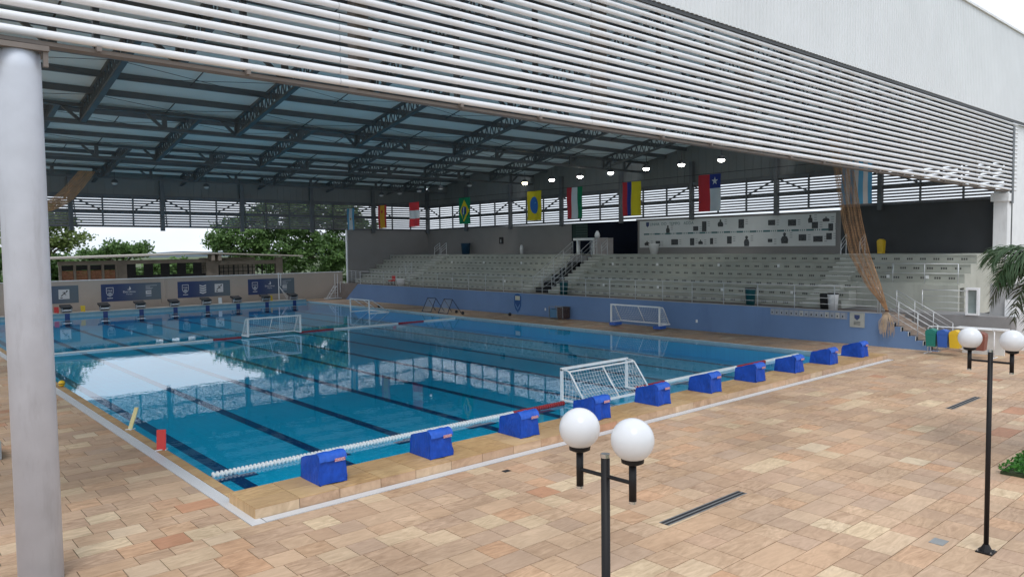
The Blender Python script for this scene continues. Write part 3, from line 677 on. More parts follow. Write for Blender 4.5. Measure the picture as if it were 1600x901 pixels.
railing('stair_railing', 'white handrail on the far side of the steps beside the bins', [(29.45, 1.5, 1.45), (29.45, -.85, .10)], 3, .95)
railing('side_railing', 'white railing on the grey terrace above the bins', [(29.7, .5, Z0), (29.7, -1.3, Z0)], 1, 1.05)
railing('tier_railing', 'thin railing above the tall riser at the right end of the stand', [(31.65, 4.0, zr(2)), (31.65, -.3, zr(2))], 3, .9, 2)
def handrail(yc, k, label):
    t = thing('handrail', label, 'handrail', (xr(k), yc, zr(k)), 'grandstand handrails')
    for dy in (-.5, .5):
        for i in range(3):
            MB().tube([(xr(k)-.5, yc+dy, zr(k)+.25+.22*i), (xr(k)+.1, yc+dy, zr(k)+.65+.22*i)], .018, 5).build('rail', RAIL, t)
        for xx, zz in ((-.5, .25), (.1, .65)): MB().tube([(xr(k)+xx, yc+dy, zr(k)+.0), (xr(k)+xx, yc+dy, zr(k)+zz+.44)], .02, 5).build('post', RAIL, t)
handrail(42.55, 5, 'grey pipe handrail at the top of the leftmost aisle')
handrail(5.4, 5, 'grey pipe handrail at the top of the rightmost aisle')
handrail(23.4, 5, 'grey pipe handrail right of the white booth')
handrail(43.4, 1, 'small pipe handrail at the foot of the leftmost aisle')
for yy, lb in ((VG[1]+.1, 'left'), (VG[0]-.1, 'right')):
    railing('well_railing', 'sloping pipe railing on the %s side of the dark stair well' % lb, [(29.7, yy, 1.5), (33.7, yy, 4.0)], 4, .95, 3)
railing('well_railing', 'sloping pipe railing inside the dark stair well', [(29.7, 25.2, 1.4), (33.2, 25.2, 3.2)], 3, .9, 3)
# far steps and rails at left end of stand
railing('far_railing', 'white slatted railing at the far left end of the terrace', [(27.85, 46.9, 1.47), (28.9, 51.0, 1.47)], 3, 1.1, 6)

# booth at top of the stair well
bo = thing('white_booth', 'white framed booth at the head of the dark stair well', 'booth', (34.2, 25.3, zr(5)))
zb = zr(5)
for y in (24.5, 26.1): MB().box(34.2, 34.4, y-.1, y+.1, zb, zb+1.05).build('post', PANEL, bo)
MB().box(34.1, 35.6, 24.35, 26.45, zb+1.051, zb+1.22).build('lintel', PANEL, bo); MB().box(35.4, 35.5, 24.6, 26.0, zb, zb+1.05).build('door', mat('door_grey', (.13, .15, .18), .5), bo)
MB().box(34.15, 35.5, 23.75, 24.34, zb, zb+1.2).build('side_panel', mat('booth_side', (.36, .33, .32), .7), bo)
tag(MB().lathe([(.13, 0), (.2, .12), (.17, .3), (.06, .5)], (34.4, 24.3, zb+1.225), 14).build('white_jar', WHITE_PL, smooth=True), 'rounded white jar standing on the booth', 'jar')

# timeline board
tb = thing('timeline_board', 'long pale timeline board with photographs on the back wall', 'display board', (XB, 16, 4.4))
XBD = XB-.02
MB().box(XBD-.03, XBD, 8.6, 23.6, 4.42, 6.40).build('board', PANEL, tb)
xf = XBD-.031
for wd_, yy in (('LINHA', 22.2), ('DO', 21.35), ('TEMPO', 20.4), ('ADDA', 19.2)): text(wd_, .30, (xf-.001, yy, 6.12), (0,-1,0), (0,0,1), TEALPRINT, tb)
MB().prism([(22.85+.14, 6.3), (22.85-.14, 6.3), (22.85-.14, 6.05), (22.85, 5.92), (22.85+.14, 6.05)], 'X', xf-.004, xf).build('emblem', NAVY, tb)
rnd = random.Random(11)
y = 23.2; k = 0
while y > 9.0:
    if k % 4 == 0: MB().box(xf-.004, xf, y-.5, y, 5.36, 5.47).build('year_plate', TEALPRINT, tb); y -= .56
    else: MB().box(xf-.004, xf, y-.06, y, 5.37, 5.46).build('tick', TEALPRINT, tb); y -= .14
    k += 1
spots = [(22.9, 4.75, .5, .35), (21.9, 4.72, .42, .36), (20.4, 4.8, .6, .4), (21.0, 5.75, .34, .55), (18.6, 5.72, .42, .32), (18.9, 4.8, .36, .5), (18.2, 4.78, .4, .32), (17.3, 4.82, .25, .42), (17.9, 5.85, .36, .7), (16.6, 6.05, .45, .5), (15.9, 4.88, .36, .5), (15.0, 5.95, .42, .6), (14.6, 4.8, .4, .7), (12.9, 4.8, .32, .22), (12.8, 5.95, .5, .35), (11.9, 4.95, .5, .7), (11.4, 5.9, .55, .4), (10.7, 4.95, .5, .4), (10.2, 6.1, .3, .5), (9.7, 4.85, .6, .36), (9.9, 5.7, .4, .4), (9.2, 6.05, .45, .3), (9.0, 5.0, .35, .4), (8.9, 5.55, .3, .45)]
for i, (yy, zz, ww, hh) in enumerate(spots):
    if i % 3 == 0:
        fg = MB().prism([(yy-ww*.45, zz-hh/2), (yy+ww*.42, zz-hh/2), (yy+ww*.5, zz-hh*.1), (yy+ww*.34, zz+hh*.12), (yy+ww*.12, zz+hh*.2), (yy-ww*.12, zz+hh*.2), (yy-ww*.36, zz+hh*.1), (yy-ww*.5, zz-hh*.15)], 'X', xf-.004, xf)
        fg.lathe([(hh*.15, 0), (hh*.15, .004)], (xf-.0045, yy, zz+hh*.34), 10, 'X'); fg.build('figure_print', PHOTO, tb)
    else: MB().box(xf-.004, xf, yy-ww/2, yy+ww/2, zz-hh/2, zz+hh/2).build('photo_print', PHOTO, tb)
    for j in range(3): MB().box(xf-.003, xf, yy-ww/2-.28, yy-ww/2-.1, zz+hh/2-.06-j*.14, zz+hh/2-.02-j*.14).build('caption', mat('print_mid', (.28, .30, .31), .6), tb)

# things on the blue wall
cr_ = thing('wall_crest', 'tall blue club crest painted on the blue wall', 'crest', (27.59, 25.43, .1))
def crest_poly(s, x0):
    yc, zc_ = 25.43, .75
    pts = [(-.40, .5), (-.28, .66), (0, .74), (.28, .66), (.40, .5), (.38, -.15), (.25, -.45), (0, -.66), (-.25, -.45), (-.38, -.15)]
    return MB().prism([(yc+p[0]*s, zc_+p[1]*s) for p in pts], 'X', x0-.006, x0)
crest_poly(1, 27.599).build('border', mat('crest_light', (.10, .22, .42), .6), cr_); crest_poly(.9, 27.592).build('field', mat('crest_blue', (.012, .075, .24), .6), cr_)
MB().box(27.578, 27.585, 25.19, 25.67, .98, 1.26).build('plate', mat('crest_cream', (.55, .55, .42), .6), cr_)
MB().prism([(25.2, .75), (25.42, .45), (25.65, .75), (25.65, .6), (25.42, .3), (25.2, .6)], 'X', 27.578, 27.585).build('chevron', MATS['crest_light'], cr_)
MB().prism([(25.2, .45), (25.42, .2), (25.6, .5), (25.42, .1)], 'X', 27.577, 27.584).build('chevron', mat('crest_mid', (.03, .12, .33), .6), cr_)
pl = thing('plaque_row', 'strip of small pale plates on the blue wall left of the steps', 'wall plates', (27.59, 4.8, 1.1))
MB().box(27.585, 27.598, 2.9, 6.7, 1.10, 1.42).build('backing', mat('plate_back', (.25, .29, .36), .7), pl)
rnd = random.Random(5)
for i in range(15):
    yy = 6.6-i*.25; MB().box(27.572, 27.5845, yy-.09, yy+.09, 1.13, 1.39).build('plate', mat('plate_pale', (.42, .43, .42), .6) if rnd.random() < .45 else mat('plate_dim', (.31, .34, .38), .6), pl)
    MB().box(27.568, 27.5715, yy-.02, yy+.03, 1.19, 1.27).build('mark', BLACKM, pl)
wp = thing('wall_plaque', 'pale metal plaque with a small crest beside the steps', 'plaque', (27.59, 2.4, .8))
MB().box(27.57, 27.598, 2.12, 2.78, .78, 1.44).build('plate', mat('plaque', (.40, .40, .36), .45, .3), wp)
MB().prism([(2.45+.12, 1.34), (2.45-.12, 1.34), (2.45-.12, 1.2), (2.45, 1.1), (2.45+.12, 1.2)], 'X', 27.565, 27.569).build('crest', NAVY, wp)
for i in range(3): MB().box(27.566, 27.569, 2.3, 2.6, 1.02-i*.06, 1.04-i*.06).build('text_line', BLACKM, wp)
for yy, lb in ((11.0, 'right of the goal on the deck'), (22.7, 'left of the blue cart')):
    tag(MB().box(27.56, 27.598, yy-.05, yy+.05, .42, .58).build('wall_socket', WHITE_PL), 'small white wall socket on the blue wall '+lb, 'wall socket')

# ------------------------------------------------------------------ flags and lights
cab = MB(); cab.tube([(28, 50.5, 8.34), (28, 25, 8.28), (28, -.2, 8.34)], .012, 5); tag(cab.build('flag_cable', BLACKM), 'thin dark cable carrying the row of flags', 'cable')
FW_, FH = 1.38, 1.95; FX = 28.0
def flag(yc, label, parts):
    t = thing('hanging_flag', label, 'flag', (FX, yc, 8.3), 'flags hung in a row above the stand')
    ny, nz = 12, 8; ph = random.uniform(0, 6)
    def pt(u, v):   # u 0..1 left->right seen from the pool (towards -Y), v 0..1 top->bottom
        return Vector((FX+.05*math.sin(u*9+ph)*(.3+v)+.02*math.sin(v*7+ph), yc+FW_/2-u*FW_, 8.28-v*FH))
    for nm, mt, u0, u1, v0, v1, off in parts:
        vs = []; fs = []; a = max(2, int(ny*(u1-u0))); c = max(2, int(nz*(v1-v0)))
        for s in (0, .006):
            for i in range(c+1):
                for j in range(a+1):
                    vs.append(pt(u0+(u1-u0)*j/a, v0+(v1-v0)*i/c)-Vector((off-s, 0, 0)))
        m_ = (a+1)*(c+1)
        for i in range(c):
            for j in range(a):
                q = (i*(a+1)+j, i*(a+1)+j+1, (i+1)*(a+1)+j+1, (i+1)*(a+1)+j); fs += [q, tuple(x+m_ for x in q[::-1])]
        MB().add(vs, fs).build(nm, FLAG[mt], t, fixn=False)
    return t, pt
def shape(t, pt, nm, mt, uv, off):
    n = len(uv); vs = [pt(u, v)-Vector((off, 0, 0)) for u, v in uv]+[pt(u, v)-Vector((off-.004, 0, 0)) for u, v in uv]
    MB().add(vs, [tuple(range(n)), tuple(range(n, 2*n))[::-1]]+[(i, (i+1)%n, n+(i+1)%n, n+i) for i in range(n)]).build(nm, FLAG[mt], t, fixn=False)
V3 = lambda a, c, d: [('stripe', a, 0, 1/3, 0, 1, 0), ('stripe', c, 1/3, 2/3, 0, 1, 0), ('stripe', d, 2/3, 1, 0, 1, 0)]
ell = lambda cu, cv, ru, rv, n=18: [(cu+ru*math.cos(2*math.pi*i/n), cv+rv*math.sin(2*math.pi*i/n)) for i in range(n)]
t, p = flag(48.6, 'flag of pale blue and white vertical stripes at the far left of the row', V3('sky', 'white', 'sky')); shape(t, p, 'emblem', 'orange', ell(.5, .5, .06, .05), .012)
t, p = flag(43.2, 'red and yellow vertical striped flag with a small red emblem', [('stripe', 'red', 0, .26, 0, 1, 0), ('stripe', 'orange', .26, .74, 0, 1, 0), ('stripe', 'red', .74, 1, 0, 1, 0)]); shape(t, p, 'emblem', 'red', ell(.5, .28, .08, .07), .012)
t, p = flag(38.3, 'flag of red, white and red horizontal bands', [('stripe', 'red', 0, 1, 0, 1/3, 0), ('stripe', 'white', 0, 1, 1/3, 2/3, 0), ('stripe', 'red', 0, 1, 2/3, 1, 0)])
t, p = flag(31.7, 'green flag with a yellow diamond and a dark blue disc', [('field', 'green', 0, 1, 0, 1, 0)]); shape(t, p, 'diamond', 'yellow', [(.5, .08), (.92, .5), (.5, .92), (.08, .5)], .014); shape(t, p, 'disc', 'blue', ell(.5, .5, .24, .165), .022); shape(t, p, 'ribbon', 'white', [(.44, .36), (.54, .36), (.50, .64), (.44, .64)], .03)
t, p = flag(24.1, 'yellow flag with a blue oval crest', [('field', 'yellow', 0, 1, 0, 1, 0)]); shape(t, p, 'crest', 'crest', ell(.5, .48, .27, .29), .014); shape(t, p, 'crest_top', 'sky', [(.38, .38), (.62, .38), (.64, .42), (.36, .42)], .022)
t, p = flag(20.4, 'red, white and green vertical striped flag', V3('red', 'white', 'green'))
t, p = flag(15.8, 'red, blue and yellow vertical striped flag with a wide yellow band', [('stripe', 'red', 0, .25, 0, 1, 0), ('stripe', 'blue', .25, .5, 0, 1, 0), ('stripe', 'yellow', .5, 1, 0, 1, 0)])
t, p = flag(10.5, 'red and white flag with a white star on a blue corner', [('stripe', 'red', 0, .5, 0, 1, 0), ('canton', 'blue', .5, 1, 0, .38, 0), ('field', 'white', .5, 1, .38, 1, 0)])
shape(t, p, 'star', 'white', [(.75+(.16 if i % 2 == 0 else .065)*math.sin(math.pi*i/5), .19-(.115 if i % 2 == 0 else .045)*math.cos(math.pi*i/5)) for i in range(10)], .016)
t, p = flag(2.75, 'blue and white vertical striped flag beside the brown net', [('stripe', 'sky' if i % 2 == 0 else 'white', i/7, (i+1)/7, 0, 1, 0) for i in range(7)])

LIT = emit('lamp_lit', (1, .97, .9), 18); LITW = emit('lamp_warm', (1, .86, .55), 26); LENS_OFF = mat('lens_off', (.5, .5, .5), .2)
def flood(x, y, z, label, m, s=1.0):
    t = thing('floodlight', label, 'floodlight', (x, y, z), 'floodlights under the roof')
    MB().lathe([(.20*s, -.02), (.24*s, .02), (.18*s, .16), (.08*s, .22)], (x, y, z), 18).build('housing', DARK_STEEL, t, smooth=True)
    MB().lathe([(.03*s, -.17), (.13*s, -.15), (.19*s, -.09), (.20*s, -.025)], (x, y, z), 18).build('lens', m, t, smooth=True)
    MB().tube([(x, y, z+.2), (x, y, z+.75)], .025, 6).build('hanger', DARK_STEEL, t)
for i, y in enumerate((29.4, 26.5, 23.7, 20.9, 17.9, 15.2, 12.4)):
    flood(32.0, y, 9.42+.02*i, ('lit warm yellow floodlight at the far end of the lit row' if i == 0 else 'lit white floodlight, %s of the lit row counted from the warm yellow one' % ORD[i]), LITW if i == 0 else LIT)
for i, y in enumerate((46.5, 43.5, 40.5, 37.4, 33.6)):
    flood(30.0, y, 9.45, 'unlit floodlight over the far end of the stand, %s the far wall' % ('nearest' if i == 0 else ORD[i]+' from'), LENS_OFF)
for i, x in enumerate((8.0, 14.4)):
    flood(x, 46.4, 9.5, 'unlit floodlight by the far truss, %s the round column' % ('nearest' if i == 0 else 'second from'), LENS_OFF)

# ------------------------------------------------------------------ nets
NETM = mat('net_brown', (.52, .31, .165), .9, 0, .25, 3); NETL = mat('net_pale', (.50, .38, .27), .9, 0, .2, 3)
def strands(paths, r, m, name, parent, n=3):
    q = MB()
    for p in paths: q.tube(p, r, n, cap=False)
    return q.build(name, m, parent, fixn=False, kind='stuff')
nb = thing('net_curtain', 'brown net curtain gathered and tied at the top of the steps', 'net', (27.5, 1.5, 2.2))
rnd = random.Random(3); paths = []; grid = []
NSx, NV = 64, 52
for i in range(NSx):
    u = i/(NSx-1); row = []
    for j in range(NV+1):
        v = j/NV
        # from the roof line down to the tie
        zz = 9.4+(1.62-9.4)*v; tab = [(9.4, 3.4, .46), (8.1, 3.15, .46), (5.5, 2.68, .48), (4.0, 2.32, .48), (2.7, 1.72, .34), (2.0, 1.32, .14), (1.6, 1.12, .05)]
        for (za, ya, wa), (zb_, yb_, wb) in zip(tab, tab[1:]):
            if zb_ <= zz <= za+1e-6: f = (za-zz)/(za-zb_); cy, hw = ya+(yb_-ya)*f, wa+(wb-wa)*f; break
        p = Vector((27.50+(.09*math.sin(u*23)+.05*math.sin(u*61+v*3))*hw/.6, cy+(1-2*u)*hw, zz))
        p += Vector((rnd.uniform(-.008, .008), rnd.uniform(-.008, .008), 0)); row.append(p)
    grid.append(row); paths.append(row)
for j in range(0, NV, 1):
    for k in range(2):
        f = k/2; paths.append([grid[i][j].lerp(grid[i][j+1], f) for i in range(NSx)])
strands(paths, .0052, NETM, 'netting', nb)
tail = []
for i in range(46):
    a = rnd.uniform(0, 6.28); s = rnd.uniform(.1, .36); ln = rnd.uniform(1.1, 1.85)
    tail.append([Vector((27.50-abs(.06*math.cos(a))-.02, 1.12, 1.6)), Vector((27.46, 1.12+.45*s*math.sin(a), 1.42)), Vector((27.46-.07*abs(math.cos(a*2)), 1.12+s*1.05*math.sin(a), 1.5-ln*.3)), Vector((27.47-.06*abs(math.cos(a)), 1.12+s*1.0*math.sin(a)+rnd.uniform(-.03, .03), 1.5-ln*.58))])
strands(tail, .009, NETL, 'loose_tail', nb)
MB().lathe([(.07, -.04), (.09, 0), (.07, .04)], (27.48, 1.12, 1.6), 12).build('tie', mat('rope_dark', (.10, .05, .03), .9), nb)
n2 = thing('net_curtain', 'brown net gathered under the roof beside the round column', 'net', (5, 46, 9)); paths = []
for i in range(46):
    u = i/45-.5
    paths.append([Vector((6.3+u*1.0, 46.5+.2*math.sin(i), 10.2)).lerp(Vector((3.3+u*1.5, 46.8, 7.4)), v/8)+Vector((0, 0, -.5*math.sin(math.pi*v/8)))+Vector((.04*math.sin(i*3+v), .1*math.cos(i*2), 0)) for v in range(9)])
for j in range(9): paths.append([paths[i][j] for i in range(46)])
strands(paths, .010, NETM, 'netting', n2)

# ------------------------------------------------------------------ pool equipment
def starter_cover(i):
    x = 2.5*i; rnd = random.Random(40+i)
    lb = {0: 'blue tarpaulin cover on the starting block nearest the left pool corner', 9: 'blue tarpaulin cover on the last starting block, beside the deck below the stand'}.get(i, 'blue tarpaulin cover on the %s starting block from the left pool corner' % ORD[i])
    t = thing('block_cover', lb, 'block cover', (x, 0, HB), 'blue covers over the near starting blocks')
    W = .55; nx, ny = 8, 12
    # outline in Y-Z: front vertical, highest near front, sloping to the back which hangs over the water
    path = [(-.005, .0), (0, .15), (.01, .30), (.02, .44), (.045, .54), (.10, .575), (.20, .57), (.35, .52), (.52, .47), (.68, .43), (.76, .40), (.79, .28), (.80, .12), (.80, .0)]
    vs = []; fs = []
    for a, (y, z) in enumerate(path):
        for j in range(nx+1):
            u = j/nx; edge = abs(u-.5)*2
            sag = .028*(1-edge**2)*(1 if 4 < a < 11 else 0)
            yy = y+(.012*math.sin(u*11+a)+rnd.uniform(-.014, .014))*(1 if 0 < a < 13 else .5)
            if a < 4: yy += .02*math.sin(u*7+i)
            vs.append((x+u*W, yy, HB+.004+max(0, z-sag+(.0 if a in (0, 13) else rnd.uniform(-.006, .006)))+(.018*(1-edge**2) if a in (0, 13) else 0)))
    n = nx+1
    for a in range(len(path)-1):
        for j in range(nx): fs.append((a*n+j, a*n+j+1, (a+1)*n+j+1, (a+1)*n+j))
    body = MB().add(vs, fs)
    for s, xs in ((0, x), (1, x+W)):
        # side panels as a grid following the outline, slightly pinched in
        pv = []; pf = []; rows = 6
        m_ = len(path)
        ridge = [vs[a*n+(0 if s == 0 else nx)] for a in range(m_)]
        cy = .38
        for rr in range(rows+1):
            f = rr/rows
            for a in range(m_):
                y, z = ridge[a][1], ridge[a][2]
                zz = HB+.004+(z-HB-.004)*(1-f); yy2 = y+(cy-y)*(f if 4 <= a <= 10 else 0)*.0
                b_ = (.05*math.sin(f*math.pi)*math.sin(a*.9+i))*(-1 if s == 0 else 1)*.5+rnd.uniform(-.014, .014)*math.sin(f*math.pi)
                pv.append((ridge[a][0]+(b_ if 0 < rr else 0), yy2, zz))
        for rr in range(rows):
            for a in range(m_-1): pf.append((rr*m_+a, rr*m_+a+1, (rr+1)*m_+a+1, (rr+1)*m_+a))
        body.add(pv, pf)
    o = body.build('tarpaulin', TARP, t, smooth=True)
    fl_ = MB(); fv = []; ff = []
    for a, (y, z) in enumerate([(-.012, .435), (-.004, .5), (.035, .555), (.10, .588), (.17, .586)]):
        for j in range(7): u = j/6; fv.append((x-.006+u*(W+.012), y+.006*math.sin(u*9+i), HB+.006+z+.006*math.sin(u*13+i*2+a)))
    for a in range(4):
        for j in range(6): ff.append((a*7+j, a*7+j+1, (a+1)*7+j+1, (a+1)*7+j))
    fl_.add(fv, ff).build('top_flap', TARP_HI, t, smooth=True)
    MB().box(x+.30, x+.51, -.027, -.022, HB+.415, HB+.475).build('label_patch', mat('label_pink', (.55, .42, .50), .6), t)
    text('ADDA', .082, (x+.405, -.029, HB+.445), (1,0,.0), (0,0,1), mat('label_red', (.45, .08, .05), .6), t, thick=.001)
for i in range(10): starter_cover(i)
def far_block(i):
    x = 2.5*i+.27; t = thing('starting_block', 'dark far starting block %s' % ('nearest the blue wall' if i == 9 else 'number %s counted from the blue wall side' % ORD[9-i]), 'starting block', (x, 49.9, .21), 'far starting blocks')
    t['label'] = 'dark grey starting block at the far end, nearest the blue wall' if i == 9 else 'dark grey starting block at the far end, %s from the blue wall' % ORD[9-i]
    MB().box(x-.27, x+.27, 49.7, 50.2, .211, .52).build('pedestal', mat('block_grey', (.16, .16, .165), .7), t)
    MB().prism([(49.52, .50), (50.28, .66), (50.28, .78), (49.52, .62)], 'X', x-.36, x+.36).build('platform', BLACKM, t)
    for s in (-1, 1): MB().prism([(49.6, .22), (49.75, .22), (49.62, .56), (49.5, .56)], 'X', x+s*.31-.03, x+s*.31+.03).build('side_plate', mat('block_side', (.33, .32, .31), .6), t)
    MB().box(x-.3, x+.3, 49.56, 49.58, .36, .42).build('grab_bar', CHROME, t)
    MB().box(x-.16, x+.16, PY1-.012, PY1-.004, ZF+.02, .165).build('wall_stripe', NAVYTILE, t)
for i in range(10): far_block(i)
# lane ropes
ROPE_W = mat('float_white', (.74, .76, .75), .4, 0, .04); ROPE_R = mat('float_red', (.33, .03, .035), .4, 0, .1); ROPE_P = mat('float_paleblue', (.50, .66, .72), .4)
def rope(name, label, Y, segs, disc):
    t = thing(name, label, 'lane rope', (segs[0][0], Y, ZW), 'lane ropes across the pool')
    a, e = segs[0][0], segs[-1][1]
    MB().tube([(a-.12, Y, ZW+.02), (e+.1, Y, ZW+.02)], .012, 6).build('cable', DARK_STEEL, t)
    for xa, xb, m in segs:
        q = MB(); x = xa
        if disc:
            prof = []
            while x < xb:
                prof += [(.035, x), (.068, x+.012), (.072, x+.042), (.040, x+.058)]; x += .088
            q.lathe(prof, (0, Y, ZW+.035), 10, 'X')
        else: q.lathe([(.035, xa), (.05, xa+.03), (.05, xb-.03), (.035, xb)], (0, Y, ZW+.035), 8, 'X')
        q.build('float_section', m, t, smooth=False)
rope('lane_rope', 'white and red float rope stretched across the near end of the pool', 2.9, [(-.95, 7.3, ROPE_W), (7.3, 9.25, ROPE_R), (12.55, 14.1, ROPE_R), (14.1, 18.5, ROPE_W), (18.5, 20.5, ROPE_R), (20.5, 23.1, ROPE_W)], True)
rope('lane_rope', 'white and red float rope across the middle of the pool', 26.8, [(-.95, 7.6, ROPE_W), (7.6, 9.1, ROPE_R), (12.4, 14.5, ROPE_R), (14.5, 18.9, ROPE_W), (18.9, 20.8, ROPE_R), (20.8, 23.3, ROPE_W)], False)
# water polo goals
GOALW = mat('goal_white', (.78, .79, .78), .4, 0, .04, dirt=(.6, .6, .58)); NETW = mat('net_white', (.70, .72, .72), .8)
def goal(label, loc, rot, width=3.0, h=.92, depth=.95, net=True, floats=None):
    """mouth faces +Y in local space, back towards -Y"""
    t = thing('water_polo_goal', label, 'goal', (0,0,0), 'water polo goals')
    w2 = width/2; p = .075
    for s in (-1, 1):
        MB().bar((s*w2, 0, 0), (s*w2, 0, h), p, p).build('post', GOALW, t)
        MB().tube([(s*w2, 0, h-.02), (s*w2, -.25, h-.03), (s*w2, -.34, h-.09), (s*w2, -depth, .03)], .026, 8).build('side_stay', GOALW, t, smooth=True)
        MB().bar((s*w2, .03, .0), (s*w2, -depth, .0), .06, .05).build('base_bar', GOALW, t)
    MB().tube([(0, -.30, h-.06), (0, -depth, .03)], .024, 8).build('centre_stay', GOALW, t, smooth=True)
    MB().bar((-w2-p/2, 0, h), (w2+p/2, 0, h), p, p).build('crossbar', GOALW, t)
    MB().bar((-w2, -.30, h-.05), (w2, -.30, h-.05), .045).build('rear_bar', GOALW, t)
    MB().bar((-w2-.05, -depth, .01), (w2+.05, -depth, .01), .06).build('rear_base', GOALW, t)
    if net:
        q = []; g_ = .115
        def back(u, v):
            y = -.32-(depth-.32)*v; return Vector((u, y+.12*math.sin(math.pi*v), h-.06-(h-.08)*v))
        n = int(width/g_)
        for i in range(n+1): q.append([back(-w2+width*i/n, v/7) for v in range(8)])
        for v in range(9): q.append([back(-w2+width*i/12, v/8) for i in range(13)])
        for s in (-1, 1):
            for k in range(1, 8):
                zz = h*k/8; yb = -.32-(depth-.32)*(1-zz/h); q.append([(s*w2, -.02, zz), (s*w2-s*.05, yb/2, zz-.01), (s*w2, yb, zz)])
            for k in range(1, 7):
                yy = -depth*k/7; zt = h-.05 if yy > -.32 else (h-.06)*(1-(abs(yy)-.32)/(depth-.32)); q.append([(s*w2, yy, .03), (s*w2-s*.04, yy, zt/2), (s*w2, yy, max(.04, zt))])
        strands(q, .0055, NETW, 'net', t, 3)
    if floats:
        for s in (-1, 1): MB().box(s*(w2-.15)-.22, s*(w2-.15)+.22, -.5, .1, -.20, -.03).build('float', floats, t, bevel=.03)
    t.location = loc; t.rotation_euler = (0, 0, rot); return t
goal('white goal floating beside the covered starting blocks', (10.85, 3.05, ZW+.1), 0, 2.95, .92, .95)
goal('white goal floating in the middle of the pool', (10.7, 26.2, ZW+.12), math.pi, 2.95, .92, .8)
goal('white goal standing on the deck below the stand', (26.05, 14.0, .28), math.pi/2, 3.4, .98, .85, True, BLUE_PL)
goal('white goal at the far right side of the pool', (21.5, 36.0, ZW+.02), math.pi/2, 2.7, .95, 1.6, False)
for s in (-1, 1):
    pass
# small hand-held boards and balls
def board(x, y, z, m, label, lean=.25, h=.42, wd=.2, rz=0.):
    t = thing('pace_board', label, 'marker board', (0,0,0), 'plastic marker boards')
    MB().add([(-wd/2,0,0),(wd/2,0,0),(wd/2,lean*h,h),(-wd/2,lean*h,h),(-wd/2,.03,0),(wd/2,.03,0),(wd/2,lean*h+.03,h),(-wd/2,lean*h+.03,h)], [(0,1,2,3),(7,6,5,4),(0,4,5,1),(1,5,6,2),(2,6,7,3),(3,7,4,0)]).build('panel', m, t, bevel=.006)
    MB().bar((-wd/2-.01, -.06, .012), (wd/2+.01, .07, .012), .03, .02).build('foot', WHITE_PL, t); MB().bar((wd/2+.01, -.06, .012), (wd/2+.01, .12, .012), .02, .02).build('foot', WHITE_PL, t)
    t.location = (x, y, z); t.rotation_euler = (0, 0, rz)
board(-1.17, 5.5, .013, RED, 'red marker board standing on the left pool edge', .15, .46, .20, -.5)
board(-1.15, 8.2, .013, PALEYEL, 'pale yellow marker board leaning on the left pool edge', .5, .52, .12, -1.0)
board(4.65, 49.75, .212, RED, 'red marker board beside the far block next to the round column', .1, .45, .3)
board(6.35, 49.75, .212, YEL, 'yellow marker board between the two far blocks beside the round column', .1, .45, .3)
board(16.4, 49.75, .212, WHITE_PL, 'white marker board between far starting blocks', .1, .5, .28)
board(18.0, 49.75, .212, RED, 'red marker board right of a far starting block', .1, .45, .3)
board(20.75, 49.75, .212, YEL, 'yellow marker board in front of the white post', .1, .45, .3)
def ball(x, y, z, r, m, label, m2=None):
    t = thing('ball', label, 'ball', (x, y, z-r), 'balls lying around the pool')
    MB().sphere((x, y, z), r, 18, 10).build('skin', m, t, smooth=True)
    MB().lathe([(r*1.003, -.01), (r*1.004, .01)], (x, y, z), 18).build('seam', m2 or DARK_STEEL, t)
ball(-1.12, 16.6, .12, .11, YEL, 'yellow and black ball on the left pool edge', BLACKM)
ball(25.37, 29.4, .11, .11, BLACKM, 'black ball closest to the rebound frames'); ball(25.0, 28.2, .11, .11, BLACKM, 'black ball just right of the pair near the rebound frames'); ball(26.5, 25.0, .11, .11, BLACKM, 'black ball on the deck left of the wall crest'); ball(23.9+.5, 38.1, .12, .12, mat('ball_brown', (.10, .06, .04), .6), 'dark ball beside the far goal')
# rebound frames
def rebound(x, y, label):
    t = thing('rebound_frame', label, 'rebound frame', (x, y, 0), 'rebound net frames by the stand wall')
    w2 = .55; h = .98; m = mat('frame_navy', (.02, .03, .07), .5)
    for s in (-1, 1):
        MB().tube([(x-.45, y+s*w2, 0), (x+.05, y+s*w2*.9, h)], .026, 6).build('front_leg', m, t); MB().tube([(x+.05, y+s*w2*.9, h), (x+.75, y+s*w2, 0)], .022, 6).build('rear_leg', m, t)
    MB().tube([(x+.05, y-w2*.9, h), (x+.05, y+w2*.9, h)], .026, 6).build('top_bar', m, t); MB().tube([(x-.45, y-w2, .03), (x-.45, y+w2, .03)], .026, 6).build('bottom_bar', m, t)
    q = []
    for i in range(1, 12):
        f = i/12; q.append([(x-.45, y-w2+2*w2*f, .03), (x+.05, y-(w2-2*w2*f)*.9, h)]); q.append([(x-.45+.5*f, y-w2*(1-.1*f), h*f), (x-.45+.5*f, y+w2*(1-.1*f), h*f)])
    strands(q, .006, mat('net_grey', (.35, .36, .36), .8), 'net', t)
rebound(25.0, 31.9, 'dark rebound frame with net, the farther of the pair'); rebound(25.0, 29.9, 'dark rebound frame with net, the nearer of the pair')
ct = thing('ball_cart', 'small blue and brown cart against the blue wall', 'cart', (27.2, 21.0, 0))
MB().box(26.95, 27.5, 20.95, 21.7, .10, .62).build('blue_box', mat('cart_blue', (.06, .17, .30), .5), ct); MB().box(26.93, 27.52, 20.42, 20.94, .08, .78).build('brown_box', mat('cart_brown', (.07, .045, .04), .7, 0, .8, 14), ct)
for yy in (20.45, 20.95, 21.68): 
    for xx in (26.93, 27.5): MB().bar((xx, yy, .0), (xx, yy, .80), .04).build('corner_post', mat('cart_steel', (.25, .26, .27), .4, .4), ct)
